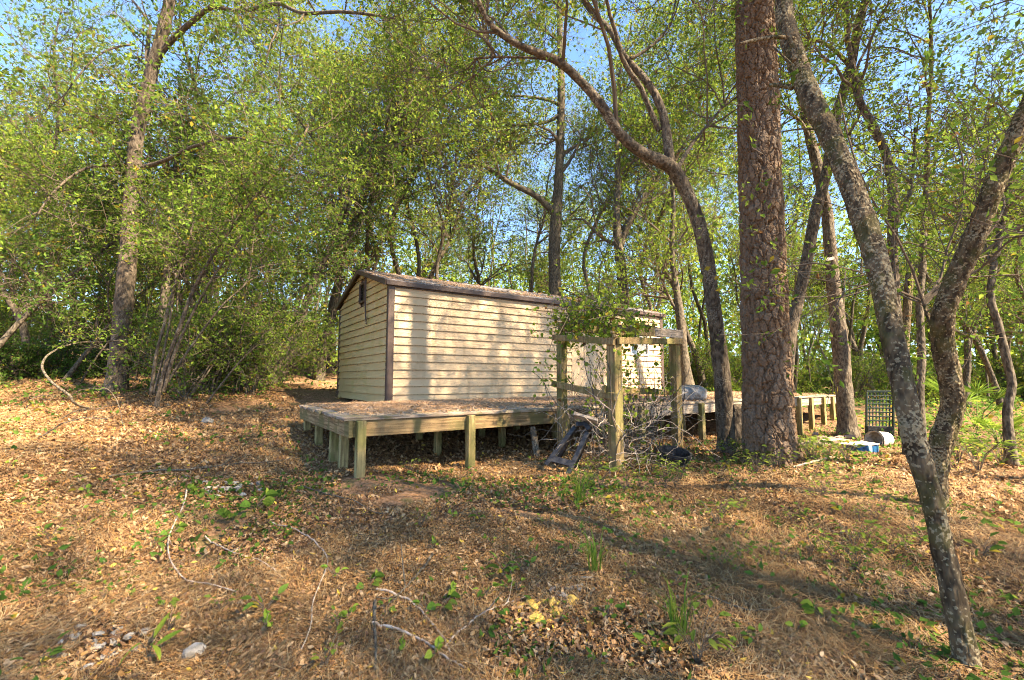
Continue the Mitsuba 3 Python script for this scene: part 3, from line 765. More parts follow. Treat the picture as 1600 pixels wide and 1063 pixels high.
hero('forked_tree', 'small trunk forking in a narrow Y behind the palmetto', 'tree',
     [(1508, 640, 16, 20), (1510, 600, 16, 14), (1512, 545, 16, 12), (1507, 490, 16, 9), (1508, 420, 16, 8), (1510, 340, 16, 6)],
     'dark', [[(1512, 548, 16, 9), (1525, 510, 16, 8), (1536, 480, 16, 7), (1542, 420, 16, 6), (1548, 360, 16, 5)]], ext=3, cr=dict(n1=8, l1=2.6, n2=6, l2=1.4, n3=5, l3=0.7, nleaf=16, lsize=0.1, kind='bright', tlo=0.5), sides=9, seed=41)
hero('broken_snag', 'mossy broken off snag behind the thin sapling', 'snag', [(1411, 640, 9.5, 19), (1413, 560, 9.5, 16), (1417, 490, 9.5, 15), (1421, 428, 9.5, 14)], 'lichen', sides=10, n=30, seed=43)
# 6 trees behind the shed
hero('tall_straight_tree', 'tall straight dark trunk directly behind the middle of the shed', 'tree',
     [(868, 588, 17, 26), (867, 470, 17, 21), (866, 400, 17, 19), (869, 340, 17, 18), (873, 280, 17, 15), (876, 200, 17, 13), (877, 130, 17, 12), (875, 60, 17, 10), (874, -5, 17, 8)],
     'dark', [[(868, 338, 17, 11), (835, 305, 16.8, 10), (801, 288, 16.6, 9), (764, 264, 16.4, 7), (735, 245, 16.2, 4)], [(876, 178, 17, 6), (850, 192, 16.8, 5), (800, 196, 16.6, 3)], [(875, 165, 17, 6), (850, 155, 16.8, 5), (785, 152, 16.4, 3)], [(877, 270, 17, 6), (897, 240, 17, 5), (915, 200, 17, 3)]],
     ext=3, cr=dict(n1=7, l1=3.2, n2=6, l2=1.6, n3=5, l3=0.8, nleaf=18, lsize=0.11, kind='olive', tlo=0.45), sides=12, seed=47)
hero('twin_stem_tree', 'dark trunk splitting into two stems behind the right half of the shed roof', 'tree',
     [(977, 590, 15, 22), (975, 480, 15, 18), (972, 430, 15, 17), (966, 380, 15, 15), (963, 330, 15, 11), (966, 280, 15, 10), (964, 240, 15, 9), (968, 170, 15, 7)],
     'dark', [[(970, 385, 15, 11), (985, 345, 14.9, 10), (1010, 305, 14.7, 8), (1032, 272, 14.5, 7), (1050, 235, 14.3, 4)]], ext=3, cr=dict(n1=9, l1=2.8, n2=6, l2=1.5, n3=5, l3=0.75, nleaf=18, lsize=0.1, kind='bright', tlo=0.4), sides=11, seed=53)
hero('pale_trunk_tree', 'pale grey trunk standing at the back left of the shed', 'tree',
     [(518, 570, 22, 18), (517, 520, 22, 14), (519, 480, 22, 13), (527, 440, 22, 11), (528, 400, 22, 9), (533, 340, 22, 8), (530, 260, 22, 6)],
     'pale', [[(521, 470, 22, 7), (532, 450, 22, 6), (533, 415, 22, 4)]], ext=3, cr=dict(n1=10, l1=3.0, n2=6, l2=1.6, n3=5, l3=0.8, nleaf=16, lsize=0.12, kind='olive', tlo=0.4), sides=9, seed=59)
hero('flared_oak', 'dark trunk with a flared foot beyond the right end of the shed', 'tree',
     [(1076, 606, 14, 30), (1071, 580, 14, 19), (1067, 540, 14, 15), (1062, 490, 14, 14), (1055, 440, 14, 11), (1050, 390, 14, 9), (1052, 320, 14, 7)],
     'dark', [[(1062, 492, 14, 8), (1048, 470, 14, 6), (1036, 445, 14, 4)]], ext=3, cr=dict(n1=9, l1=2.8, n2=6, l2=1.4, n3=5, l3=0.75, nleaf=16, lsize=0.1, kind='bright', tlo=0.45), sides=10, seed=61)
hero('dark_trunk_tree', 'dark shaded trunk behind the clump of leaning stems at the left', 'tree',
     [(250, 605, 11.5, 22), (254, 540, 11.5, 17), (258, 450, 11.5, 15), (263, 380, 11.5, 13), (272, 300, 11.5, 11), (280, 200, 11.5, 8)],
     'dark', [], ext=2, cr=dict(n1=10, l1=2.2, n2=6, l2=1.2, n3=5, l3=0.6, nleaf=18, lsize=0.08, kind='dark', tlo=0.45), sides=10, seed=67)
# 7 the clump of leaning stems at the left
hero('multi_stem_shrub', 'clump of slim stems fanning to the right beside the tall left tree', 'shrub',
     [(246, 622, 8.4, 13), (260, 570, 8.4, 11), (278, 520, 8.3, 10), (302, 455, 8.2, 9), (340, 388, 8.0, 8), (395, 312, 7.8, 6), (450, 250, 7.6, 4)],
     'oak', [[(236, 618, 8.5, 9), (243, 560, 8.5, 8), (256, 510, 8.5, 7), (272, 450, 8.5, 6), (292, 385, 8.4, 5), (310, 320, 8.3, 3)],
              [(256, 612, 8.4, 9), (272, 555, 8.3, 8), (296, 500, 8.2, 7), (335, 430, 8, 6), (382, 365, 7.8, 5), (440, 300, 7.6, 3)],
              [(240, 615, 8.5, 7), (256, 550, 8.6, 6), (270, 470, 8.7, 5), (277, 400, 8.8, 4), (275, 330, 8.9, 3)],
              [(252, 612, 8.5, 6), (300, 540, 8.7, 6), (345, 480, 8.8, 5), (390, 430, 8.9, 4), (398, 350, 9, 3)]],
     ext=0.8, cr=dict(n1=7, l1=1.5, n2=6, l2=0.8, n3=5, l3=0.4, nleaf=18, lsize=0.065, kind='oak', tlo=0.45, up=0.1), sides=9, n=40, seed=71, rough=0.1, flare=1.1, ws=0.72)
# 8 the arched grey vine left of the tall tree
vn = spline(np.vstack([G(133, 634)[None] - [[0, 0, .03]], P(np.array([112, 92, 76, 66, 69, 84, 105, 130, 160, 198]), np.array([622, 606, 592, 576, 562, 549, 540, 535, 534, 531]), np.array([7.4, 7.4, 7.5, 7.6, 7.8, 8.2, 8.6, 9.0, 9.3, 9.5]))]), 46)
solo('woody_vine', ply(tubes(vn[None], np.linspace(0.021, 0.013, 46)[None], 9), 'mat_bark_dark', smooth=True), 'bare woody stem bowing out in a loop before the tall left trunk', 'vine')

# the big pine: plates of bark
PN = thing('pine_tree', 'massive straight pine with reddish plated bark right of the arched oak', 'tree')
rp = np.random.default_rng(101)
pp_ = measured([(1206, 724, 5.62, 96), (1203, 705, 5.6, 86), (1200, 670, 5.6, 79), (1198, 600, 5.6, 74), (1193, 450, 5.6, 70), (1188, 300, 5.6, 66), (1184, 150, 5.6, 64), (1178, 0, 5.6, 59), (1174, -110, 5.6, 56)], flare=1.2)
NT, NZ = 250, 900
sp = spline(pp_, NZ)
zl = np.r_[0, np.cumsum(np.linalg.norm(np.diff(sp[:, :3], axis=0), axis=1))]
th = np.linspace(0, 2 * np.pi, NT, endpoint=False)
R0 = 0.27
Ug, Zg = np.meshgrid(th * R0, zl, indexing='xy')
per = 2 * np.pi * R0
cyl = np.stack([np.cos(Ug / R0) * R0, np.sin(Ug / R0) * R0, Zg], -1)
wx, wz = (meshkit.fbm(cyl * 12, 4, 1) - 0.5) * 0.09, (meshkit.fbm(cyl * 12, 4, 2) - 0.5) * 0.13


def plates(cell_u, cell_z, seed):
    r = np.random.default_rng(seed)
    nu, nz = int(round(per / cell_u)), int(zl[-1] / cell_z) + 2
    iu, iz = np.meshgrid(np.arange(nu), np.arange(nz))
    pu = ((iu + 0.5 * (iz % 2) + r.uniform(0.05, 0.95, iu.shape)) * per / nu).ravel() % per
    pz = ((iz + r.uniform(0.0, 1.0, iu.shape)) * cell_z).ravel()
    idn = np.arange(len(pu))
    q = np.column_stack([np.concatenate([pu - per, pu, pu + per]) / cell_u, np.tile(pz, 3) / cell_z])
    ids = np.tile(idn, 3)
    d, k = cKDTree(q).query(np.stack([((Ug + wx) % per).ravel() / cell_u, (Zg + wz).ravel() / cell_z], 1), k=2)
    return (d[:, 1] - d[:, 0]).reshape(Ug.shape), ids[k[:, 0]].reshape(Ug.shape), len(idn), d[:, 0].reshape(Ug.shape)


gapd, pid, npl, dc = plates(0.075, 0.15, 3)
gap2, pid2, npl2, _ = plates(0.030, 0.055, 4)
ss = lambda a, b, x: np.clip((x - a) / (b - a), 0, 1) ** 2 * (3 - 2 * np.clip((x - a) / (b - a), 0, 1))
stretch = np.array([1, 1, 0.32])
furrow = 1 - np.abs(2 * meshkit.fbm(cyl * 11 * stretch + 3, 3, 31) - 1)
crack = np.abs(meshkit.fbm(cyl * 30 * np.array([1, 1, 0.5]), 3, 33) - 0.5)
hgt = 0.024 * ss(0.0, 0.13, gapd + 0.10 * (meshkit.fbm(cyl * 25, 3, 35) - 0.5)) - 0.024 * ss(0.86, 0.97, furrow) + 0.012 * rp.random(npl)[pid] + 0.006 * rp.random(npl2)[pid2] - 0.006 * ss(0.05, 0.0, crack) \
    + 0.010 * (meshkit.fbm(cyl * 40, 3, 18) - 0.5) + 0.02 * (meshkit.fbm(cyl * 5, 3, 8) - 0.5) - 0.012
pal = np.array([[0.165, 0.098, 0.060], [0.195, 0.130, 0.090], [0.135, 0.082, 0.050], [0.225, 0.168, 0.128], [0.19, 0.11, 0.058]])
tone = meshkit.fbm(cyl * np.array([26, 26, 9]), 4, 12)[..., None]
pc = pal[rp.integers(0, 5, npl2)][pid2] * 0.3 + pal[rp.integers(0, 5, npl)][pid] * 0.35 + 0.35 * (pal[2] + (pal[3] - pal[2]) * ss(0.3, 0.7, tone))
pc = pc * np.array([0.84, 0.87, 0.82]) * (0.7 + 0.6 * meshkit.fbm(cyl * 55, 2, 14))[..., None]
tz = norm(np.gradient(sp[:, :3], axis=0))
ax_ = norm(np.cross(tz, [0, 1.0, 0]))
bx_ = np.cross(ax_, tz)
rr_ = sp[:, 3][:, None] + hgt
fl = 1 + 0.16 * np.exp(-zl / 0.22)[:, None] * np.cos(5 * th + 0.7)[None]
vv_ = sp[:, None, :3] + (rr_ * fl)[..., None] * (np.cos(th)[None, :, None] * ax_[:, None] + np.sin(th)[None, :, None] * bx_[:, None])
i_, j_ = np.meshgrid(np.arange(NZ - 1), np.arange(NT), indexing='ij')
qd = np.stack([i_ * NT + j_, i_ * NT + (j_ + 1) % NT, (i_ + 1) * NT + (j_ + 1) % NT, (i_ + 1) * NT + j_], -1).reshape(-1, 4)
tf = np.vstack([qd[:, [0, 1, 2]], qd[:, [0, 2, 3]]])
vf = vv_.reshape(-1, 3)
t0 = vf[tf[0]]
if np.dot(np.cross(t0[1] - t0[0], t0[2] - t0[0]), t0.mean(0) - sp[0, :3]) < 0:
    tf = tf[:, ::-1]
obj('trunk', ply((vf, tf), 'mat_pine', smooth=True, color=pc.reshape(-1, 3)), PN)
up_ = extend(rp, sp[::60], 13.0, 0.6, 0.04, 0.06, 9)[-10:]
obj('upper_trunk', ply(trunk_mesh(up_, 24, 18, 0.1, 4), 'mat_bark_oak', smooth=True), PN)
L1, R1 = offshoots(rp, spline(up_, 14)[None, :, :3], spline(up_, 14)[None, :, 3], 26, 0.35, 1.0, 3.6, 6, 1.2, 0.1, 0.2, 0.4, 0.02, 0.3)
L2, R2 = offshoots(rp, L1, R1, 7, 0.3, 1.0, 1.1, 4, 0.8, 0.2, 0.25, 0.5, 0.008, 0.5)
ix = np.repeat(np.arange(len(L2)), 70)
npos = L2[ix, 1] + (L2[ix, 3] - L2[ix, 1]) * rp.uniform(0, 1, (len(ix), 1)) + rp.normal(size=(len(ix), 3)) * 0.04
nv, nf, ncol = leaf_mesh(rp, npos, 0.24, np.array([0.05, 0.085, 0.02]) * rp.uniform(0.7, 1.4, (len(ix), 1)), 0.2, 0.05)
labels[PN + '__branches'] = labels[PN + '__crown'] = {'kind': 'stuff'}
obj('branches', ply(join([tubes(L1, R1, 5), tubes(L2, R2, 4)]), 'mat_bark_dark'), PN)
obj('crown', ply((nv, nf), 'mat_leaf', color=ncol), PN)

# ------------------------------------------------------------------ the woods: copies of a few trees and shrubs
def add_group(gid, parts):
    scene[gid] = {'type': 'shapegroup', **parts}


def forest_tree(seed, height, r, lean, kind, lsize, n1=18, nleaf=15, crooked=0.22, tlo=0.3, l1=2.6, bark_='mat_bark_dark', yellow=0.04, n2=8, n3=6):
    rng = np.random.default_rng(seed)
    k = 9
    d = norm(np.array([lean[0], lean[1], 1.0]))
    p, rows = np.array([0, 0, -0.15]), []
    for i in range(k):
        rows.append([*p, r * (1 - 0.85 * (i / (k - 1)) ** 0.9) * (1.25 if i == 0 else 1)])
        d = norm(d + rng.normal(size=3) * crooked * np.array([1, 1, 0.2]) + np.array([0, 0, 0.1]))
        p = p + d * height / (k - 1)
    path = np.array(rows)
    bases = [path]
    if rng.random() < 0.7:
        i = rng.integers(3, 5)
        q = [path[i]]
        dd = norm(np.array([*rng.normal(size=2) * 0.8, 1.0]))
        for s in range(5):
            dd = norm(dd + rng.normal(size=3) * 0.2 + np.array([0, 0, 0.1]))
            q.append(np.array([*(q[-1][:3] + dd * height * 0.11), path[i][3] * 0.6 * (1 - s / 6)]))
        bases.append(np.array(q))
    tm = join([trunk_mesh(b, 26, 8, 0.2, seed) for b in bases])
    bm, lm, lc = crown(rng, bases, n1, l1, n2, l1 * 0.5, n3, l1 * 0.24, nleaf, lsize, kind, tlo, yellow=yellow)
    return {'trunk': ply(tm, bark_, smooth=True), 'branches': ply(bm, 'mat_twig'), 'crown': ply(lm, 'mat_leaf', color=lc)}


def shrub(seed, height, stems, kind, lsize, spread=0.5, nleaf=16, n1=5):
    rng = np.random.default_rng(seed)
    bases = []
    for s in range(stems):
        a = rng.uniform(0, 6.28)
        d = norm(np.array([math.cos(a) * spread, math.sin(a) * spread, 1.0]))
        p, rows = np.array([rng.uniform(-.12, .12), rng.uniform(-.12, .12), -0.05]), []
        h = height * rng.uniform(0.6, 1.0)
        for i in range(7):
            rows.append([*p, 0.018 * height / 2 * (1 - 0.12 * i)])
            d = norm(d + rng.normal(size=3) * 0.2)
            p = p + d * h / 6
        bases.append(np.array(rows))
    bm, lm, lc = crown(rng, bases, n1, height * 0.4, 5, height * 0.22, 4, height * 0.13, nleaf, lsize, kind, 0.15, spread=1.0, up=0.1)
    return {'stem': ply(join([trunk_mesh(b, 12, 6, 0.1, seed) for b in bases]), 'mat_bark_dark', smooth=True), 'twigs': ply(bm, 'mat_twig'), 'foliage': ply(lm, 'mat_leaf', color=lc)}


TREES = [('g_tree_a', dict(seed=201, height=11, r=0.13, lean=(0.1, 0), kind='oak', lsize=0.10)),
         ('g_tree_b', dict(seed=202, height=13, r=0.16, lean=(-0.08, 0.05), kind='bright', lsize=0.11, l1=3.0)),
         ('g_tree_c', dict(seed=203, height=9, r=0.10, lean=(0.2, -0.1), kind='olive', lsize=0.10)),
         ('g_tree_d', dict(seed=204, height=12, r=0.12, lean=(-0.15, 0.0), kind='oak', lsize=0.11, tlo=0.22)),
         ('g_tree_e', dict(seed=205, height=8, r=0.07, lean=(0.35, 0.0), kind='dark', lsize=0.085, crooked=0.12, tlo=0.25, l1=1.9)),
         ('g_tree_f', dict(seed=206, height=14, r=0.17, lean=(0.0, 0.1), kind='olive', lsize=0.12, l1=3.2, tlo=0.4))]
TREES.append(('g_tree_g', dict(seed=207, height=15, r=0.12, lean=(0.05, 0.0), kind='bright', lsize=0.11, l1=3.3, tlo=0.42, n1=22, nleaf=14)))
TREES.append(('g_tree_h', dict(seed=210, height=14, r=0.11, lean=(0.05, 0.0), kind='oak', lsize=0.11, l1=3.0, tlo=0.5, n1=16, nleaf=15)))
TREES.append(('g_sapling', dict(seed=208, height=6, r=0.032, lean=(0.25, 0.0), kind='oak', lsize=0.08, l1=1.2, tlo=0.35, n1=7, n2=5, n3=4, crooked=0.14, bark_='mat_bark_oak')))
TREES.append(('g_sapling_b', dict(seed=209, height=7, r=0.04, lean=(0.0, 0.1), kind='bright', lsize=0.085, l1=1.3, tlo=0.4, n1=7, n2=5, n3=4, crooked=0.2, bark_='mat_bark_dark')))
for g, kw in TREES:
    add_group(g, forest_tree(**kw))
SHRUBS = [('g_shrub_a', dict(seed=301, height=2.2, stems=5, kind='dark', lsize=0.075)), ('g_shrub_b', dict(seed=302, height=2.9, stems=6, kind='oak', lsize=0.08)),
          ('g_shrub_c', dict(seed=303, height=1.6, stems=6, kind='bright', lsize=0.075, spread=0.8)), ('g_shrub_d', dict(seed=304, height=1.1, stems=7, kind='dark', lsize=0.07, spread=1.0, nleaf=11))]
for g, kw in SHRUBS:
    add_group(g, shrub(**kw))


RANKED = {}
NTH = ['first', 'second', 'third', 'fourth', 'fifth', 'sixth', 'seventh', 'eighth', 'ninth', 'tenth', 'eleventh', 'twelfth', 'thirteenth', 'fourteenth', 'fifteenth', 'sixteenth']


def place(name, g, x, y, label, cat, group, s=1.0, rot=0.0, dz=0.0, tilt=(0, 0)):
    z = float(ground(x, y)) + dz
    m = T().translate([float(x), float(y), z]).rotate([0, 1, 0], tilt[0]).rotate([1, 0, 0], tilt[1]).rotate([0, 0, 1], float(rot)).scale(float(s))
    key = fresh(name)
    scene[key] = {'type': 'instance', 'sg': {'type': 'ref', 'id': g}, 'to_world': m}
    labels[key] = {'label': label, 'category': cat, 'group': group}
    if '{}' in label:
        RANKED.setdefault(group, []).append((x / max(y, 1e-3), key))
    for part in scene[g]:
        if part in ('branches', 'crown', 'twigs', 'foliage', 'stem'):
            labels[f'{key}__{part}'] = {'kind': 'stuff'}
    return key


rw = np.random.default_rng(42)
# left thicket: slim trees, many leaning to the right
for (px, Y), g, tl in zip([(-60, 10), (45, 12.5), (100, 11.5), (75, 16), (-150, 12), (215, 17), (310, 16), (365, 19), (-40, 23), (200, 25), (345, 12.4), (-250, 14), (290, 24)],
                          ['g_tree_e', 'g_tree_c', 'g_tree_e', 'g_tree_d', 'g_tree_a', 'g_tree_a', 'g_tree_c', 'g_tree_d', 'g_tree_f', 'g_tree_b', 'g_tree_e', 'g_tree_b', 'g_tree_g'],
                          [10, 4, 12, 0, 0, 0, 5, 0, 0, 0, 12, 0, 0]):
    x = (px - 800) / FOCAL * Y
    place('thicket_tree', g, x, Y, 'slim shaded tree of the left thicket, {} of them from the left', 'tree', 'slim trees of the left thicket', rw.uniform(0.85, 1.1), rw.uniform(-30, 30) if g == 'g_tree_e' else rw.uniform(0, 360), tilt=(tl, 0))
for k in range(36):
    px, Y = -80 + 520 * (k + rw.uniform(.1, .9)) / 36, rw.uniform(10.8, 20)
    if px > 420 and Y < 15:
        Y += 8
    place('thicket_sapling', 'g_sapling' if k % 3 else 'g_sapling_b', (px - 800) / FOCAL * Y, Y, 'thin leaning sapling in the left thicket', 'sapling', 'saplings of the left thicket', rw.uniform(0.7, 1.15), rw.uniform(-50, 50), tilt=(rw.uniform(-4, 12), 0))
for px, Y, g, sc in [(430, 14, 'g_tree_b', 1.0), (335, 12.5, 'g_tree_d', .9), (500, 16.5, 'g_tree_f', 1.0)]:
    place('canopy_tree', g, (px - 800) / FOCAL * Y, Y, 'full crowned tree left of the shed, {} of them from the left', 'tree', 'full crowned trees left of the shed', sc, rw.uniform(0, 360))
# behind the shed
for (px, Y), g in zip([(585, 17.5), (652, 21), (745, 23), (800, 29), (920, 26), (1030, 27), (1100, 20), (620, 30), (480, 32), (690, 18), (790, 20), (925, 19), (1020, 21), (540, 19), (625, 18.5), (745, 17.5)],
                      ['g_tree_a', 'g_tree_f', 'g_tree_d', 'g_tree_b', 'g_tree_d', 'g_tree_f', 'g_tree_b', 'g_tree_b', 'g_tree_c', 'g_tree_g', 'g_tree_g', 'g_tree_g', 'g_tree_g', 'g_tree_g', 'g_tree_g', 'g_tree_g']):
    x = (px - 800) / FOCAL * Y
    place('woodland_tree', g, x, Y, 'leafy tree rising behind the shed roof, {} of them from the left', 'tree', 'woodland trees behind the shed', rw.uniform(0.85, 1.15), rw.uniform(0, 360))
# right wood
for (px, Y), g in zip([(1165, 19), (1240, 21), (1360, 23), (1475, 25), (1560, 15), (1650, 13), (1545, 28), (1390, 32), (1640, 30), (1440, 38), (1130, 38), (1300, 38), (1580, 40), (1780, 14)],
                      ['g_tree_b', 'g_tree_c', 'g_tree_b', 'g_tree_d', 'g_tree_c', 'g_tree_e', 'g_tree_f', 'g_tree_d', 'g_tree_a', 'g_tree_b', 'g_tree_a', 'g_tree_d', 'g_tree_f', 'g_tree_a']):
    x = (px - 800) / FOCAL * Y
    place('sunlit_tree', g, x, Y, 'sunlit tree of the right wood beyond the deck, {} from the left', 'tree', 'trees of the open wood at the right', rw.uniform(0.85, 1.15), rw.uniform(0, 360))
# the wood goes on beside and behind the camera, on the side of the sun
for x, y, g in [(5.4, -3.2, 'g_tree_h'), (8.5, -1.7, 'g_tree_h'), (8.9, 2.6, 'g_tree_h'), (4.4, 0.6, 'g_tree_h'), (6.7, -1.3, 'g_tree_h'), (7.2, 4.5, 'g_tree_h'), (8.3, 5.1, 'g_tree_h'), (1.5, -8.5, 'g_tree_a'), (-6, -7, 'g_tree_b'), (-11, -2, 'g_tree_d')]:
    place('roadside_tree', g, x, y, 'tree standing outside the photo beside the camera', 'tree', 'trees beside the camera', rw.uniform(0.9, 1.1), rw.uniform(0, 360))
# shrubs
for k in range(17):
    px, Y = rw.uniform(-120, 470), rw.uniform(12.5, 23)
    if 430 < px and Y < 16:
        continue
    place('thicket_shrub', ['g_shrub_a', 'g_shrub_b', 'g_shrub_d', 'g_shrub_b', 'g_shrub_a'][k % 5], (px - 800) / FOCAL * Y, Y, 'dense green shrub filling the left thicket under the trees', 'shrub', 'shrubs of the left thicket', rw.uniform(0.8, 1.3), rw.uniform(0, 360))
for px, Y in [(15, 11.5), (75, 12), (-30, 10.2), (135, 12.5)]:
    place('low_dark_shrub', 'g_shrub_d', (px - 800) / FOCAL * Y, Y, 'low dark shrub left of the tall tree, {} of them from the left', 'shrub', 'low dark shrubs left of the tall tree', rw.uniform(0.8, 1.1), rw.uniform(0, 360))
for px, Y, s in [(290, 9.6, .8), (330, 10.2, .9), (375, 11, 1.0), (410, 12.5, 1.0), (440, 15, 1.0), (395, 10.6, .7), (425, 17, 1.2)]:
    place('edge_shrub', 'g_shrub_b' if s > .6 else 'g_shrub_c', (px - 800) / FOCAL * Y, Y, 'leafy shrub between the leaning stems and the shed, {} from the left', 'shrub', 'shrubs at the thicket edge', s, rw.uniform(0, 360))
for k in range(22):
    px, Y = 1170 + 500 * (k + rw.uniform(.1, .9)) / 22, rw.uniform(12, 26)
    place('woodland_sapling', 'g_sapling_b' if k % 3 else 'g_sapling', (px - 800) / FOCAL * Y, Y, 'thin sapling in the open wood at the right', 'sapling', 'saplings of the right wood', rw.uniform(0.8, 1.3), rw.uniform(0, 360))
for k in range(40):
    px, Y = rw.uniform(1040, 1760), rw.uniform(15.5, 34)
    if px < 1130 and Y < 17:
        continue
    place('woodland_shrub', ['g_shrub_c', 'g_shrub_b', 'g_shrub_c', 'g_shrub_a'][k % 4], (px - 800) / FOCAL * Y, Y, 'sunlit undergrowth shrub in the open wood at the right', 'shrub', 'undergrowth shrubs at the right', rw.uniform(0.6, 1.2), rw.uniform(0, 360))
for k in range(18):
    px, Y = rw.uniform(420, 1100), rw.uniform(19, 34)
    place('backdrop_shrub', ['g_shrub_b', 'g_shrub_c', 'g_shrub_a'][k % 3], (px - 800) / FOCAL * Y, Y, 'green shrub standing between the trees behind the shed', 'shrub', 'shrubs behind the shed', rw.uniform(0.9, 1.4), rw.uniform(0, 360))

for members in RANKED.values():
    for n_, (_, key) in enumerate(sorted(members)):
        labels[key]['label'] = labels[key]['label'].format(NTH[n_])

# the far wood that reads as one mass
rf = np.random.default_rng(77)
NF = 190000
ang = rf.uniform(-1.15, 1.15, NF)
rad = rf.uniform(30, 62, NF)
fx, fy = rad * np.sin(ang), rad * np.cos(ang)
h = rf.beta(1.0, 1.5, NF) * 15
fp = np.stack([fx, fy, h], 1)
keep = meshkit.fbm(fp * np.array([0.22, 0.22, 0.28]), 3, 4) > 0.44 - 0.06 * (h < 4) + 0.012 * np.maximum(h - 9, 0)
fp = fp[keep]
fp[:, 2] += ground(fp[:, 0], fp[:, 1])
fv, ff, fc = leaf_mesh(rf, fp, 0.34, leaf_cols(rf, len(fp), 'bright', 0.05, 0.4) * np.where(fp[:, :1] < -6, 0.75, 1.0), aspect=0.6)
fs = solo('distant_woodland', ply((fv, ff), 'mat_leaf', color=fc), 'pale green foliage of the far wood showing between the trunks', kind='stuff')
nt_ = 220
ang, rad = rf.uniform(-1.15, 1.15, nt_), rf.uniform(27, 58, nt_)
tx, ty = rad * np.sin(ang), rad * np.cos(ang)
tb = np.stack([tx, ty, ground(tx, ty) - 0.2], 1)
off = rf.normal(size=(nt_, 1, 3)) * np.array([1.0, 1.0, 0])
kk = np.linspace(0, 1, 8)[None, :, None]
tp = tb[:, None] + kk * np.array([0, 0, 1]) * rf.uniform(8, 15, (nt_, 1, 1)) + off * kk + rf.normal(size=(nt_, 8, 3)) * 0.12
solo('distant_trunks', ply(tubes(tp, rf.uniform(0.06, 0.15, (nt_, 1)) * (1 - 0.7 * kk[..., 0]), 5), 'mat_bark_dark', smooth=True), 'thin dark trunks of the far wood', kind='stuff')

# ------------------------------------------------------------------ litter on the ground
rl = np.random.default_rng(9)


def smooth01(x):
    x = np.clip(x, 0, 1)
    return x * x * (3 - 2 * x)


def scatter(n, r0, r1, power=1.0, half=1.05, seed=0):
    r = np.random.default_rng(seed)
    u = r.random(n)
    rad = r0 * (r1 / r0) ** u if power == 1 else (r0 ** 2 + u * (r1 ** 2 - r0 ** 2)) ** 0.5
    a = r.uniform(-half, half, n)
    return rad * np.sin(a), rad * np.cos(a), rad


def litter(n, r0, r1, size, seed, spread=1.0):
    r = np.random.default_rng(seed)
    x, y, rad = scatter(n, r0, r1, 1, 1.05, seed)
    dens = meshkit.fbm(np.stack([x * 1.3, y * 1.3, 0 * x], 1), 3, 21)
    k = dens > r.uniform(0.0, 0.85, n) + 0.13 * smooth01((x - 0.3) / 2.0) - 0.10 * smooth01((2.8 - rad) / 1.5)
    k |= r.random(n) < 0.22
    x, y, rad = x[k], y[k], rad[k]
    pos = np.stack([x, y, ground(x, y) + r.uniform(0.004, 0.042, len(x))], 1)
    pal = np.array([[0.32, 0.185, 0.088], [0.40, 0.26, 0.14], [0.24, 0.128, 0.056], [0.13, 0.07, 0.036], [0.35, 0.19, 0.068], [0.46, 0.33, 0.205], [0.18, 0.10, 0.052]])
    c = pal[r.integers(0, 7, len(x))] * np.array([0.93, 0.90, 0.80]) * r.uniform(0.7, 1.15, (len(x), 1))
    c[r.random(len(x)) < 0.015] = (0.55, 0.40, 0.06)
    sz = size * (0.75 + 0.45 * np.minimum(rad / 6, 1.5))
    N = len(x)
    nrm = norm(ground_normal(x, y) + r.normal(size=(N, 3)) * 0.55)
    ax = r.normal(size=(N, 3))
    ax = norm(ax - (ax * nrm).sum(1, keepdims=True) * nrm)
    sd = np.cross(nrm, ax)
    s = (sz * r.uniform(0.5, 1.35, N))[:, None]
    w = s * r.uniform(0.10, 0.26, (N, 1))
    curl = nrm * s * r.uniform(-0.22, 0.42, (N, 1))
    cup = nrm * w * r.uniform(-0.2, 0.8, (N, 1))
    v = np.stack([pos - ax * s * 0.5 + curl * 0.5, pos - ax * s * 0.12 + sd * w + cup, pos - ax * s * 0.12 - sd * w + cup, pos + ax * s * 0.2 + sd * w * 0.9 + cup, pos + ax * s * 0.2 - sd * w * 0.9 + cup, pos + ax * s * 0.5 + curl], 1).reshape(-1, 3)
    v[:, 2] += 0.004
    b = np.arange(N)[:, None] * 6
    f = np.vstack([np.hstack([b, b + 2, b + 1]), np.hstack([b + 1, b + 2, b + 3]), np.hstack([b + 2, b + 4, b + 3]), np.hstack([b + 3, b + 4, b + 5])])
    return v, f, np.repeat(c, 6, axis=0)


v, f, c = litter(290000, 1.25, 14.0, 0.036, 31)
v2_, f2_, c2_ = litter(90000, 5.5, 22.0, 0.05, 36)
f, v, c = np.vstack([f, f2_ + len(v)]), np.vstack([v, v2_]), np.vstack([c, c2_])
solo('fallen_leaves', ply((v, f), 'mat_litter', color=c), 'dry brown fallen leaves covering the ground', kind='stuff')


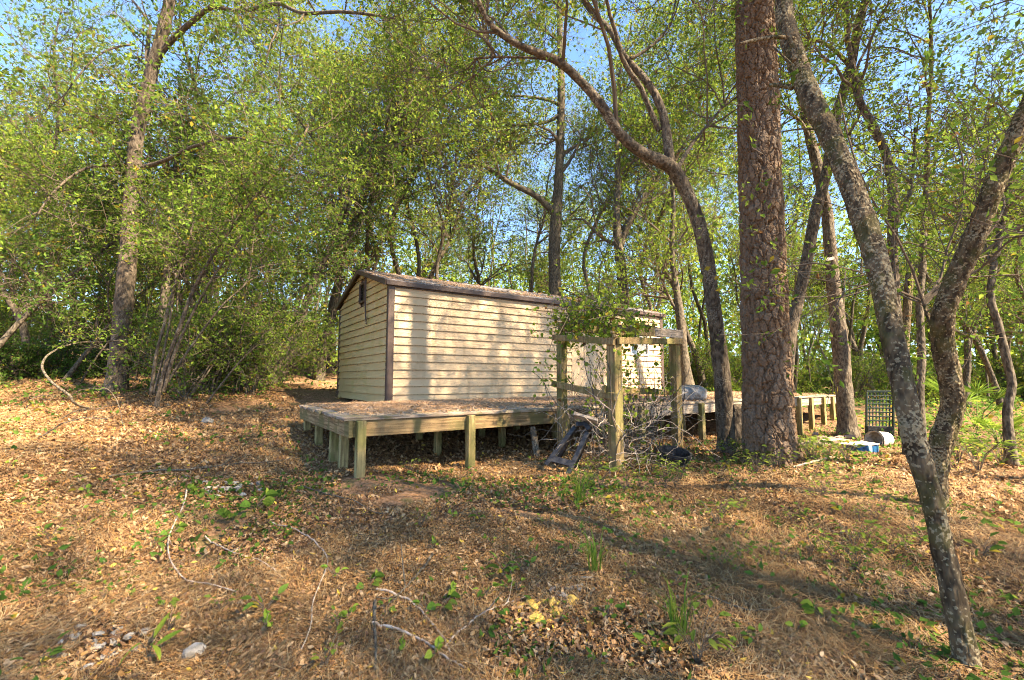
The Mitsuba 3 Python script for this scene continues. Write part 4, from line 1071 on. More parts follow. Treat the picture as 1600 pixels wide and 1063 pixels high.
def straw(n, r0, r1, seed, length=0.17):
    r = np.random.default_rng(seed)
    x, y, rad = scatter(n, r0, r1, 1, 1.05, seed)
    dens = meshkit.fbm(np.stack([x * 0.9 + 5, y * 0.9, 0 * x], 1), 3, 22) + 0.16 * smooth01((x - 0.2) / 2.5) - 0.08 * smooth01((2.8 - rad) / 1.5)
    k = (dens > r.uniform(0.05, 0.95, n)) | (r.random(n) < 0.15)
    x, y, rad = x[k], y[k], rad[k]
    N = len(x)
    flow = 6.28 * meshkit.noise(np.stack([x * 0.9, y * 0.9, 0 * x], 1), 5) + r.normal(size=N) * 0.75
    d = np.stack([np.cos(flow), np.sin(flow)], 1)
    L = length * r.uniform(0.5, 1.25, N) * (0.8 + 0.06 * rad)
    w = 0.00062 * (0.9 + 0.30 * rad) * r.uniform(0.8, 1.3, N)
    q = np.stack([-d[:, 1], d[:, 0]], 1)
    bow = r.uniform(-0.12, 0.12, N) * L
    z0 = r.uniform(0.004, 0.042, N)
    pts = []
    for t in (-0.5, 0.0, 0.5):
        cx = x + d[:, 0] * L * t + q[:, 0] * bow * (1 - 4 * t * t)
        cy = y + d[:, 1] * L * t + q[:, 1] * bow * (1 - 4 * t * t)
        cz = ground(cx, cy) + z0 + r.uniform(-0.006, 0.02, N)
        for sg in (-1, 1):
            pts.append(np.stack([cx + sg * q[:, 0] * w, cy + sg * q[:, 1] * w, cz + sg * w * r.uniform(-1, 1)], 1))
    v = np.stack(pts, 1).reshape(-1, 3)
    b = np.arange(N)[:, None] * 6
    f = np.vstack([np.hstack([b, b + 1, b + 3]), np.hstack([b, b + 3, b + 2]), np.hstack([b + 2, b + 3, b + 5]), np.hstack([b + 2, b + 5, b + 4])])
    pal = np.array([[0.31, 0.18, 0.068], [0.25, 0.135, 0.05], [0.39, 0.255, 0.118], [0.13, 0.072, 0.035], [0.37, 0.275, 0.15]])
    c = pal[r.integers(0, 5, N)] * r.uniform(0.7, 1.15, (N, 1))
    return v, f, np.repeat(c, 6, axis=0)


v, f, c = straw(330000, 1.25, 15.0, 33, 0.15)
v2_, f2_, c2_ = straw(80000, 5.5, 22.0, 38, 0.15)
f, v, c = np.vstack([f, f2_ + len(v)]), np.vstack([v, v2_]), np.vstack([c, c2_])
solo('pine_straw', ply((v, f), 'mat_litter', color=c), 'reddish pine straw strewn over the ground', kind='stuff')


def litter_on(name, label, region, n, seed, size=0.06, straws=0.6):
    """Leaves and straw lying on the deck or the roof: region(r, n) -> points and normals."""
    r = np.random.default_rng(seed)
    pos, nrm0 = region(r, n)
    N = len(pos)
    nrm = norm(nrm0 + r.normal(size=(N, 3)) * 0.25)
    ax = r.normal(size=(N, 3))
    ax = norm(ax - (ax * nrm).sum(1, keepdims=True) * nrm)
    sd = np.cross(nrm, ax)
    st = r.random(N) < straws
    s = np.where(st, r.uniform(0.10, 0.22, N), size * r.uniform(0.6, 1.3, N))[:, None]
    w = np.where(st, 0.003, size * r.uniform(0.15, 0.3, N))[:, None]
    v = np.stack([pos - ax * s * 0.5, pos + sd * w + nrm * w * 0.4, pos + ax * s * 0.5 + nrm * s * 0.08, pos - sd * w + nrm * w * 0.4], 1).reshape(-1, 3)
    b = np.arange(N)[:, None] * 4
    f = np.vstack([np.hstack([b, b + 1, b + 2]), np.hstack([b, b + 2, b + 3])])
    pal = np.array([[0.42, 0.26, 0.13], [0.36, 0.20, 0.09], [0.48, 0.33, 0.20], [0.28, 0.16, 0.08], [0.44, 0.31, 0.21]])
    c = pal[r.integers(0, 5, N)] * r.uniform(0.7, 1.15, (N, 1))
    solo(name, ply((v, f), 'mat_litter', color=np.repeat(c, 4, axis=0)), label, kind='stuff')


def deck_region(r, n):
    s, t = r.uniform(0.1, DL - .05, n), DW * r.beta(1.6, 1.1, n)
    k = meshkit.fbm(np.stack([s * 0.8, t * 2.2, 0 * s], 1), 3, 9) + 0.12 * (t / DW) + 0.15 * smooth01((s - .3) / 1.0) > r.uniform(0.35, 0.75, n)
    s, t = s[k], t[k]
    p = np.array([*C0, DECK_Z + 0.006]) + s[:, None] * U3 + t[:, None] * N3
    p[:, 2] += r.uniform(0, 0.014, len(s))
    return p, np.tile(Z3, (len(s), 1))


litter_on('deck_leaf_litter', 'brown leaves and pine straw lying on the deck boards', deck_region, 42000, 51)
rise_ = (ZA - ZE) / (SW / 2)


def roof_region(r, n):
    s, q = r.uniform(-SO, SL + SO, n), r.beta(0.9, 1.3, n)
    k = meshkit.fbm(np.stack([s * 1.1, q * 3, 0 * s], 1), 3, 19) + 0.16 * (1 - s / SL) > r.uniform(0.42, 0.75, n)
    s, q = s[k], q[k]
    p = np.array([slope_pt(a_, b_, 0, 0.022) for a_, b_ in zip(s, q)])
    return p, np.tile(norm(Z3 - N3 * rise_), (len(s), 1))


litter_on('roof_leaf_litter', 'brown leaves and straw caught on the front slope of the shed roof', roof_region, 6000, 53, 0.06, 0.5)

# ------------------------------------------------------------------ the arbor before the deck
AB = thing('arbor', 'mossy wooden arbor of square posts and beams overgrown by a vine', 'arbor')


def at(px, py, Y):
    return P(px, py, Y).reshape(3)


A_, B_, C_ = at(878, 600, 6.45), at(961, 620, 5.5), at(1056, 610, 7.0)
for p, top, w in ((A_, 2.0, 0.11), (B_, 1.85, 0.135), (C_, 1.98, 0.125)):
    g = float(ground(p[0], p[1]))
    obj('post', ply(bar([p[0], p[1], g - .1], [p[0], p[1], top], w, w, up=N3, bev=0.006), 'mat_arbor'), AB)


def beam(name, p, q, w, h, z0, z1, over=0.12, mat='mat_arbor', shift=0.0):
    a_, b_ = np.array([p[0], p[1], z0]), np.array([q[0], q[1], z1])
    d = norm(b_ - a_)
    s = norm(np.cross(d, Z3)) * shift
    return obj(name, ply(bar(a_ - d * over + s, b_ + d * over + s, w, h, bev=0.005), mat), AB)


beam('top_beam', A_, A_ + (C_ - A_) * 0.80, 0.045, 0.135, 2.085, 2.055, 0.06, shift=0.03)
beam('top_beam', A_ + (C_ - A_) * 0.80, C_, 0.045, 0.13, 2.05, 2.04, 0.0, 'mat_grey_plank', shift=0.035)
beam('top_beam', A_ + (C_ - A_) * 0.98, C_, 0.045, 0.13, 2.04, 2.038, 0.12, 'mat_grey_plank', shift=0.035)
beam('side_beam', B_, A_, 0.036, 0.085, 1.80, 1.93, 0.10, shift=-0.086)
beam('side_beam', B_, C_, 0.036, 0.085, 1.805, 1.92, 0.06, shift=0.086)
beam('cross_slat', A_ + (C_ - A_) * 0.4, B_, 0.04, 0.035, 2.00, 1.872, 0.2)
beam('cross_slat', A_ + (C_ - A_) * 0.65, B_, 0.04, 0.034, 1.97, 1.908, 0.1)
beam('rail', A_, B_, 0.04, 0.085, 1.27, 1.15, 0.12, shift=0.085)
beam('rail', B_, C_, 0.04, 0.085, 1.22, 1.14, 0.12, shift=-0.092)

VN = thing('climbing_vine', 'tangled vine with green leaves over the arbor and bare twigs below', 'vine')
rv = np.random.default_rng(61)


def hull_pt(n, zlo, zhi):
    w = rv.dirichlet((0.8, 1.2, 0.8), n)
    p = w @ np.stack([A_, B_, C_])
    p[:, 2] = rv.uniform(zlo, zhi, n)
    return p


st = []
for i in range(60):
    p = hull_pt(1, 0, 0)[0]
    p[2] = float(ground(p[0], p[1])) - 0.03
    rows, d = [p], norm(np.array([*rv.normal(size=2) * 0.35, 1.0]))
    nseg, L = 12, rv.uniform(1.2, 2.3)
    for s in range(nseg - 1):
        d = norm(d + rv.normal(size=3) * 0.28 + (np.array([*((A_ + B_ + C_) / 3)[:2], 2.1]) - rows[-1]) * 0.06 + Z3 * 0.08)
        rows.append(rows[-1] + d * L / nseg)
    st.append(rows)
st = np.array(st)
labels[VN + '__stems'] = {'kind': 'stuff'}
obj('stems', ply(tubes(st, rv.uniform(0.0035, 0.009, (60, 1)) * np.linspace(1, 0.5, 12)[None], 5), 'mat_twig', smooth=True), VN)
dst = []
for i in range(210):
    p = hull_pt(1, 0.25, 1.15)[0] + np.array([*rv.normal(size=2) * 0.13, 0])
    if i % 9 == 0:
        p = B_ + np.array([.15 + rv.normal() * .2, -abs(rv.normal()) * .12 - .05, 0])
        p[2] = rv.uniform(.3, 1.0)
    g = float(ground(p[0], p[1]))
    p[2] = max(p[2], g + 0.1)
    rows, d = [p], norm(rv.normal(size=3) * np.array([1, 1, 0.6]))
    L = rv.uniform(0.35, 1.1)
    for s in range(8):
        d = norm(d + rv.normal(size=3) * 0.38 - Z3 * 0.05)
        q_ = rows[-1] + d * L / 8
        q_[2] = max(q_[2], g + 0.01)
        rows.append(q_)
    dst.append(rows)
dst = np.array(dst)
labels[VN + '__dead_twigs'] = {'kind': 'stuff'}
obj('dead_twigs', ply(tubes(dst, rv.uniform(0.0025, 0.006, (210, 1)) * np.linspace(1, 0.45, 9)[None], 5), 'mat_deadwood', smooth=True), VN)
cen = np.array([A_ + (B_ - A_) * w for w in rv.uniform(-0.05, 1.05, 46)] + [B_ + (C_ - B_) * w for w in rv.uniform(0, 0.5, 12)] + [A_ + (C_ - A_) * w for w in rv.uniform(0.0, 0.6, 34)])
cen[:, 2] = 2.05 + np.abs(rv.normal(size=len(cen))) * 0.10
run = [np.stack([c_, c_ + rv.normal(size=3) * 0.1 + [0, 0, .03], c_ + rv.normal(size=3) * 0.2 + [0, 0, .08], c_ + rv.normal(size=3) * 0.24 + [-0.05, 0, 0.07]]) for c_ in cen]
run = np.array(run)
labels[VN + '__runners'] = {'kind': 'stuff'}
obj('runners', ply(tubes(run, np.full(run.shape[:2], 0.004), 4), 'mat_twig'), VN)
ix = np.repeat(np.arange(len(run)), 12)
tt = rv.uniform(0, 3, len(ix))
i0 = np.minimum(tt.astype(int), 2)
lp = run[ix, i0] + (run[ix, i0 + 1] - run[ix, i0]) * (tt - i0)[:, None] + rv.normal(size=(len(ix), 3)) * 0.035
low = hull_pt(430, 0.45, 1.95)
left = A_ + rv.normal(size=(110, 3)) * np.array([0.16, 0.13, 0.34]) + [-0.08, 0, 0.40]
right = B_ + (C_ - B_) * rv.uniform(0, 1, (60, 1)) + rv.normal(size=(60, 3)) * 0.07
drape = np.vstack([A_ + (B_ - A_) * rv.uniform(-.05, 1.05, (150, 1)), B_ + (C_ - B_) * rv.uniform(-.02, .45, (70, 1))]) + rv.normal(size=(220, 3)) * [0.05, 0.05, 0]
drape[:, 2] = 1.98 - np.abs(rv.normal(size=220)) * 0.16
lp = np.vstack([lp, low, left, right, drape])
v, f, c = leaf_round(rv, lp, 0.060, leaf_cols(rv, len(lp), 'bright', 0.06), 1.0, 0.8)
labels[VN + '__leaves'] = {'kind': 'stuff'}
obj('leaves', ply((v, f), 'mat_leaf', color=c), VN)

# ------------------------------------------------------------------ things lying about
SWH = thing('sawhorse', 'black plastic sawhorse with a pale top leaning at the arbor', 'sawhorse')
Yw = 5.45
l0, l1 = at(898, 668, Yw + .1), at(853, 727, Yw)
r0, r1 = at(918, 676, Yw), at(886, 744, Yw - .12)
nrmw = norm(np.cross(l1 - l0, r0 - l0))
for a_, b_ in ((l0, l1), (r0, r1)):
    obj('leg', ply(join([bar(a_, b_, 0.055, 0.035, up=nrmw), bar(a_ + (b_ - a_) * 0.02 - nrmw * .02, b_ - (b_ - a_) * 0.03 - nrmw * .02, 0.022, 0.03, up=nrmw)]), 'mat_black'), SWH)
for a_, b_ in ((l0, l1), (r0, r1)):
    back = np.array([0.16, 0.50, 0.0])
    e = b_ + back
    e[2] = float(ground(e[0], e[1])) + 0.02
    obj('leg', ply(bar(a_ + [0.02, 0.06, 0], e, 0.05, 0.035, up=nrmw), 'mat_black'), SWH)
obj('cross_brace', ply(bar(l0 + (l1 - l0) * 0.83, r0 + (r1 - r0) * 0.73, 0.03, 0.075, up=norm(l0 - l1)), 'mat_black'), SWH)
arc = []
for k in range(9):
    w = k / 8
    p = l0 + (r0 - l0) * w
    arc.append(p + norm(l0 - l1) * (0.035 + 0.045 * math.sin(w * math.pi)))
arc = np.array(arc)
obj('arched_head', ply(join([bar(arc[k], arc[k + 1] + (arc[k + 1] - arc[k]) * .08, 0.05, 0.06 - 0.003 * (k % 2), up=norm(l0 - l1)) for k in range(8)]), 'mat_black'), SWH)
t0_, t1_ = at(897, 649, Yw + .06), at(934, 659, Yw - .02)
obj('top_board', ply(bar(t0_, t1_, 0.16, 0.035, up=norm(l0 - l1)), 'mat_grey_plank'), SWH, 'pale weathered board on top')

TB = thing('black_tub', 'black plastic tub lying in the weeds right of the arbor', 'tub')
c_ = G(1056, 732)
R_, h_ = 0.185, 0.20
prof = np.array([[R_ * .80, 0.0], [R_ * .86, .02], [R_ * .97, h_ - .03], [R_ * 1.06, h_ - .028], [R_ * 1.06, h_], [R_ * .95, h_], [R_ * .84, .03], [0.0, .026]])
tubm = trimesh.creation.revolve(np.vstack([[0, 0], prof]), sections=36)
tubm.apply_transform(trimesh.transformations.rotation_matrix(math.radians(14), [1, 0.4, 0]))
tubm.apply_translation(c_ + [0, 0.1, 0.0])
obj('body', ply(tubm, 'mat_black', smooth=35), TB)
hd = np.array([[R_ * 1.06 * math.cos(a_), R_ * 1.06 * math.sin(a_), h_ - .02 - 0.10 * math.sin((a_ - 3.5) / 2.2 * math.pi)] for a_ in np.linspace(3.5, 5.7, 14)])
hd = hd @ np.array(trimesh.transformations.rotation_matrix(math.radians(14), [1, 0.4, 0]))[:3, :3].T + c_ + [0, 0.1, 0]
obj('handle', ply(tubes(hd[None], np.full((1, 14), 0.006), 6), 'mat_black', smooth=True), TB)

# grey sack on the deck
rs = np.random.default_rng(4)
sm = trimesh.creation.icosphere(5, 1.0)
q_ = np.array(sm.vertices)
e_ = np.sign(q_) * np.abs(q_) ** 0.8
q_ = e_ * np.array([0.58, 0.22, 0.17])
q_ *= 1 + 0.22 * (meshkit.fbm(q_ * 5, 3, 3) - 0.5)[:, None] + 0.10 * (meshkit.fbm(q_ * 14, 3, 6) - 0.5)[:, None]
q_ *= (1 - 0.14 * np.exp(-((q_[:, :1] + 0.12) / 0.06) ** 2))
q_[:, 2] = np.maximum(q_[:, 2], -0.13)
px_ = D(6.62, 0.32, DECK_Z + 0.135)
q_ = px_ + q_[:, :1] * norm(U3 + N3 * .12) + q_[:, 1:2] * norm(N3 - U3 * .12) + q_[:, 2:] * Z3
solo('grey_sack', ply((q_, np.array(sm.faces)), 'mat_tarp', smooth=True), 'crumpled grey plastic sack lying on the deck edge behind the arched oak', 'sack')

# short sawn log leaning under the deck
g0 = G(840, 716)
tp_ = at(832, 667, g0[1] + .1)
solo('leaning_log', ply(trunk_mesh(np.array([[*(g0 - [0, 0, .08]), .052], [*(g0 * .5 + tp_ * .5), .045], [*tp_, .043]]), 20, 14, 0.12, 5), 'mat_bark_oak', smooth=50), 'short grey log standing askew before the deck near the arbor', 'log')

# plank stack, bricks, blue box, bucket, lattice
b0, b1 = G(1246, 697), G(1335, 690)
for i, (dy, dz, ln, px0) in enumerate([(0.0, 0.03, 1.0, 0), (-0.16, 0.02, 0.9, .1), (-0.05, 0.075, 0.75, .15), (0.15, 0.03, 1.1, 0.05), (-0.45, 0.02, .8, .55)]):
    d_ = b1 - b0
    p_, q2 = b0 + d_ * px0 + [0, dy, dz], b0 + d_ * (px0 + ln * .8) + [0, dy * .6, dz]
    for z_ in (p_, q2):
        z_[2] = float(ground(z_[0], z_[1])) + dz
    solo('loose_plank', ply(bar(p_, q2, 0.14, 0.035), 'mat_grey_plank'), 'grey plank lying on the ground by the deck end', 'plank', 'planks at the deck end')
for px, py, rz in [(1284, 690, .3), (1297, 692, .1), (1311, 690, .5), (1327, 688, -.2), (1274, 684, .8), (1305, 697, .2)]:
    g_ = G(px, py)
    solo('brick', ply(rbox(g_[0], g_[1], g_[2] + 0.075, np.array([math.cos(rz), math.sin(rz), .1]) * .2, np.array([-math.sin(rz), math.cos(rz), 0]) * .1, Z3 * .065, .006), 'mat_brick'), 'pale brick lying among the planks at the deck end', 'brick', 'bricks at the deck end')
BX = thing('blue_crate', 'blue plastic crate with a white lid left of the lichen covered trunk', 'crate')
g_ = G(1354, 710)
bx, by = norm(np.array([1.0, .18, .05])), norm(np.array([-.18, 1, 0]))
cw, cd, chh = .40, .26, .13
cc_ = g_ + [0.0, .12, .07]
obj('body', ply(join([rbox(*(cc_ - by * cd / 2), bx * cw, by * .012, Z3 * chh), rbox(*(cc_ + by * cd / 2), bx * cw, by * .012, Z3 * chh), rbox(*(cc_ - bx * (cw / 2 - .006)), bx * .012, by * (cd - .014), Z3 * chh), rbox(*(cc_ + bx * (cw / 2 - .006)), bx * .012, by * (cd - .014), Z3 * chh),
                      rbox(*(cc_ - Z3 * .058), bx * (cw - .03), by * (cd - .02), Z3 * .01)] + [rbox(*(cc_ - by * (cd / 2 + .009) + bx * o), bx * .012, by * .01, Z3 * (chh - .02)) for o in (-.17, -.08, .09, .17)]), 'mat_blue'), BX)
obj('label_panel', ply(rbox(*(cc_ - by * (cd / 2 + .012) + bx * .03), bx * .07, by * .008, Z3 * (chh - .01)), 'mat_lightblue'), BX, 'pale blue panel on the front')
obj('lid', ply(rbox(*(cc_ + Z3 * (chh / 2 + .012) - bx * .02), bx * (cw + .06), by * (cd + .04), Z3 * .02), 'mat_white'), BX)
BK = thing('white_bucket', 'dirty white bucket lying on its side behind the blue crate', 'bucket')
g_ = G(1388, 701)
axb = norm(np.array([.93, .36, -.04]))
Rb, hb = .155, .36
prof = np.array([[0, .03], [Rb * .86, .03], [Rb * .96, hb - .01], [Rb * 1.05, hb - .01], [Rb * 1.05, hb + .012], [Rb * .98, hb + .012], [Rb * .88, 0.0], [0, 0.0]])
bm_ = trimesh.creation.revolve(prof, sections=40)
bm_.apply_transform(trimesh.geometry.align_vectors([0, 0, 1], -axb))
bm_.apply_translation(g_ + axb * .16 + [0, .16, .15])
obj('body', ply(bm_, 'mat_white', smooth=35), BK)
rimc = g_ - axb * .20 + [0, .16, .15]
e1 = norm(np.cross(axb, Z3)); e2 = np.cross(axb, e1)
ringp = np.array([rimc + Rb * 1.06 * (math.cos(a_) * e1 + math.sin(a_) * e2) for a_ in np.linspace(0, 2 * math.pi, 40)])
obj('rim_band', ply(tubes(ringp[None], np.full((1, 40), .014), 6), 'mat_black', smooth=True), BK)
LT = thing('lattice_panel', 'dark green plastic lattice panel standing behind the lichen covered trunk', 'lattice')
YL = 10.3
q0, q1, q2_, q3_ = at(1354, 688, YL), at(1396, 688, YL - .15), at(1396, 612, YL - .15), at(1354, 612, YL)
gz0 = float(ground(q0[0], q0[1]))
for q in (q0, q1):
    q[2] = gz0 - 0.02
for a_, b_ in ((q0, q1), (q3_, q2_)):
    obj('frame_bar', ply(bar(a_, b_, .03, .045), 'mat_lattice'), LT)
for a_, b_ in ((q0, q3_), (q1, q2_)):
    obj('frame_bar', ply(bar(a_ + Z3 * .025, b_ - Z3 * .025, .031, .044, up=(0, 1, 0)), 'mat_lattice'), LT)
for k in range(1, 11):
    w = k / 11
    if w > 0.28:
        obj('lattice_strip', ply(bar(q0 + (q3_ - q0) * w, q1 + (q2_ - q1) * w, .014, .026), 'mat_lattice'), LT)
for k in range(1, 8):
    w = k / 8
    obj('lattice_strip', ply(bar(q0 + (q1 - q0) * w + [0, .008, .03], q3_ + (q2_ - q3_) * w + [0, .008, -.02], .028, .012, up=(0, 1, 0)), 'mat_lattice'), LT)
obj('solid_foot', ply(rbox(*((q0 + q1) / 2 + [0, -.02, .13]), (q1 - q0) * .95, np.array([0, .03, 0]), Z3 * .24), 'mat_black'), LT, 'dark solid lower part')
tg = at(1296, 405, 10.02)
solo('white_tag', ply(rbox(*tg, np.array([.19, -.03, .03]), np.array([.002, .02, 0]), Z3 * .07, .004), 'mat_white'), 'small white tag nailed to the grey oak right of the deck', 'sign')

# ------------------------------------------------------------------ palmettos
def palmetto(rng, x, y, fans, size, kind):
    z = float(ground(x, y))
    stems, vs, fs_, cs, at_ = [], [], [], [], 0
    for k in range(fans):
        a_ = rng.uniform(0, 6.28)
        h = size * rng.uniform(0.5, 1.0)
        tip = np.array([x + math.cos(a_) * h * .55, y + math.sin(a_) * h * .55, z + h])
        stems.append(np.stack([[x, y, z - .03], [x + math.cos(a_) * h * .2, y + math.sin(a_) * h * .2, z + h * .6], tip]))
        fd = norm(np.array([math.cos(a_), math.sin(a_), 0.9]))
        sd = norm(np.cross(fd, Z3))
        nb_ = 22
        for b_ in range(nb_):
            w = (b_ / (nb_ - 1) - .5) * 2.5
            d = norm(fd * math.cos(w) + sd * math.sin(w) + rng.normal(size=3) * .06)
            L = size * .62 * (1 - .25 * abs(w) / 1.3)
            wd = norm(np.cross(d, np.cross(fd, sd))) * .013
            m_ = tip + d * L * .5
            e = tip + d * L - Z3 * L * .08
            vs.append(np.stack([tip, m_ + wd, e, m_ - wd]))
            fs_.append(np.array([[0, 1, 2], [0, 2, 3]]) + at_)
            at_ += 4
            cs.append(np.tile(leaf_cols(rng, 1, kind, 0.0), (4, 1)))
    return tubes(np.array(stems), np.full((fans, 3), .009), 5), (np.vstack(vs), np.vstack(fs_)), np.vstack(cs)


for px, py, Y, n_, s_, kind, lab in [(1518, 690, 10.5, 9, .95, 'oak', 'taller green palmetto right of the bent oak'), (1548, 702, 8.8, 7, .5, 'bright', 'low yellow green palmetto in the sun before the taller one'), (1440, 700, 9.5, 5, .6, 'oak', 'palmetto half hidden between the lichen trunk and the bent oak')]:
    kx = thing('palmetto', lab, 'palmetto')
    sm_, lm_, lc_ = palmetto(np.random.default_rng(px), (px - 800) / FOCAL * Y, Y, n_, s_, kind)
    obj('stem', ply(sm_, 'mat_vcol', color=np.tile([.1, .14, .04], (len(sm_[0]), 1))), kx)
    obj('frond', ply(lm_, 'mat_leaf', color=lc_), kx)

# ------------------------------------------------------------------ sticks
def stick(pts, r, label, lift=0.038, mat='mat_deadwood', name='fallen_stick', twigs=0, seed=0):
    p = np.array([G(a_, b_) for a_, b_ in pts])
    s = spline(p, 30)
    s[:, 2] = ground(s[:, 0], s[:, 1]) + lift + r + np.random.default_rng(seed).normal(size=30) * .003
    r = r * .85
    m_ = [tubes(s[None], np.linspace(r, r * .45, 30)[None], 7)]
    rr = np.random.default_rng(seed)
    for k in range(twigs):
        i = rr.integers(6, 26)
        d = norm(s[min(i + 2, 29)] - s[i] + rr.normal(size=3) * .05 + [0, 0, .02]) * rr.uniform(.1, .3)
        m_.append(tubes(np.stack([s[i], s[i] + d * .5, s[i] + d + [0, 0, .03]])[None], np.array([[r * .5, r * .4, r * .25]]), 5))
    solo(name, ply(join(m_), mat, smooth=True), label, 'stick')


stick([(291, 775), (282, 810), (264, 848), (262, 875), (272, 900), (290, 920), (325, 926), (368, 939)], .008, 'pale stick bent like a hook in the left foreground', .042, twigs=2, seed=1)
stick([(320, 850), (350, 868), (385, 880), (415, 893), (440, 915)], .006, 'thin brown stick right of the hooked pale stick', twigs=2, seed=2)
stick([(425, 828), (462, 838), (495, 862), (512, 888), (500, 925), (488, 960), (484, 1000), (470, 1035)], .0065, 'long thin stick curving down past the left foreground like a bow', .042, seed=3)
stick([(676, 880), (655, 908), (632, 935), (605, 962)], .011, 'straight dark stick lying at the centre foreground', seed=4, mat='mat_bark_dark', twigs=2)
stick([(588, 935), (640, 955), (672, 985), (692, 1012), (703, 1038)], .008, 'brown stick bending down just right of the centre line of the foreground', seed=5)
stick([(582, 993), (620, 1000), (650, 1015), (685, 1038), (725, 1062)], .009, 'pale stick leaving the lower edge of the photo', seed=6)
stick([(586, 955), (585, 990), (587, 1030), (586, 1068)], .012, 'short dark stick pointing at the camera at the lower edge', seed=7, mat='mat_bark_dark')
stick([(170, 752), (230, 745), (290, 742), (350, 735), (400, 731), (454, 723)], .014, 'long branch lying flat left of the deck corner', seed=8, mat='mat_bark_oak', twigs=3)
stick([(695, 1030), (740, 985), (790, 960), (825, 945)], .006, 'thin stick pointing from the lower edge to the yellow rotten wood', seed=9, twigs=2)
stick([(1080, 938), (1120, 950), (1175, 968), (1230, 952)], .006, 'thin dark stick left of the lichen oak foot', seed=10, mat='mat_bark_dark')
stick([(470, 768), (510, 780), (560, 795), (600, 812)], .008, 'thin stick before the near deck corner', seed=11, mat='mat_bark_dark')
stick([(1240, 738), (1275, 728), (1290, 712)], .012, 'pale stick right of the pine foot', seed=12)
# raised dead branches at the left
rb = np.random.default_rng(15)
for (px, py), L, lab, sd in [((60, 688), .9, 'dead branch with forked twigs lying at the far left', 1), ((90, 660), .7, 'brown dead branch propped up behind the forked one', 2), ((20, 640), .8, 'dead branch lying at the left edge of the photo', 3)]:
    g_ = G(px, py)
    r = np.random.default_rng(sd + 60)
    base = [np.stack([g_ + [0, 0, .02], g_ + [L * .25, .05, L * .22], g_ + [L * .5, .1, L * .30], g_ + [L * .85, .1, L * .28]])]
    b3 = np.array(base)
    q4, r4 = offshoots(r, b3, np.array([[.014, .012, .009, .006]]), 7, .2, .95, .4, 4, 1.0, .05, .25, .6, .003)
    solo('dead_branch', ply(join([tubes(b3, np.array([[.010, .009, .007, .005]]), 6), tubes(q4, r4 * .7, 5)]), 'mat_bark_oak', smooth=True), lab, 'branch')
g_ = G(318, 634)
s_ = np.stack([g_ - [0, 0, .05], at(345, 602, g_[1] - .1), at(375, 565, g_[1] - .1), at(402, 540, g_[1] - .1)])
solo('dead_sapling', ply(tubes(spline(s_, 24)[None], np.linspace(.024, .012, 24)[None], 8), 'mat_bark_pale', smooth=True), 'pale dead stem leaning right before the edge shrubs', 'sapling')
g_ = G(192, 668)
s_ = np.stack([at(106, 622, g_[1] + .5), at(130, 609, g_[1] + .5), at(162, 607, g_[1] + .4), at(180, 622, g_[1] + .2), g_])
solo('arched_branch', ply(tubes(spline(s_, 24)[None], np.linspace(.007, .005, 24)[None], 7), 'mat_bark_oak', smooth=True), 'thin pale stem arching at the foot of the tall left tree', 'branch')

# ------------------------------------------------------------------ stones and rotten wood
def rock(name, px, py, sx, sy, sz, label, mat, seed, cat='stone', group=None):
    r = np.random.default_rng(seed)
    m_ = trimesh.creation.icosphere(3, 1.0)
    v_ = np.array(m_.vertices)
    v_ = v_ * (1 + 0.5 * (meshkit.fbm(v_ * 1.6, 3, seed) - 0.5) + 0.2 * (meshkit.fbm(v_ * 5, 3, seed) - .5))[:, None]
    for k in range(5):
        n_ = norm(r.normal(size=3)); dd = v_ @ n_
        v_ -= np.maximum(dd - r.uniform(.55, .8), 0)[:, None] * n_
    a_ = r.uniform(0, 6.28)
    v_ = v_ * [sx, sy, sz] @ np.array([[math.cos(a_), math.sin(a_), 0], [-math.sin(a_), math.cos(a_), 0], [0, 0, 1]])
    g_ = G(px, py)
    solo(name, ply((v_ + g_ + [0, 0, 0.028 + sz * .35], np.array(m_.faces)), mat, smooth=40), label, cat, group)


rock('stone', 302, 1038, .055, .045, .035, 'round pale stone at the lower left edge', 'mat_stone', 1)
rock('stone', 325, 663, .10, .09, .07, 'pale block of stone lying in the sun left of the deck', 'mat_stone', 2)
rr_s = np.random.default_rng(8)
for k in range(26):
    rock('limestone_chip', rr_s.uniform(85, 240), rr_s.uniform(985, 1060), rr_s.uniform(.015, .045), rr_s.uniform(.012, .03), rr_s.uniform(.007, .015), 'flat pale chip among the leaves at the lower left edge', 'mat_stone', 20 + k, 'chip', 'pale chips at the lower left')
for k in range(22):
    rock('rubble_stone', rr_s.normal(352, 26), rr_s.normal(770, 7), rr_s.uniform(.02, .05), rr_s.uniform(.02, .04), rr_s.uniform(.012, .025), 'small whitish stone in the patch left of the deck corner', 'mat_stone', 60 + k, 'stone', 'whitish stones left of the deck corner')
for k in range(16):
    rock('yellow_wood_chunk', rr_s.normal(850, 22), rr_s.normal(962, 13), rr_s.uniform(.025, .06), rr_s.uniform(.018, .035), rr_s.uniform(.010, .02), 'yellow chunk of rotten wood at the centre foreground', 'mat_yellow', 90 + k, 'wood', 'yellow rotten wood chunks')
for k in range(10):
    rock('rotten_wood_chunk', rr_s.normal(888, 18), rr_s.normal(928, 10), rr_s.uniform(.03, .06), rr_s.uniform(.012, .02), rr_s.uniform(.008, .015), 'grey chunk of rotten wood beside the yellow chunks', 'mat_grey_plank', 120 + k, 'wood', 'grey rotten wood chunks')

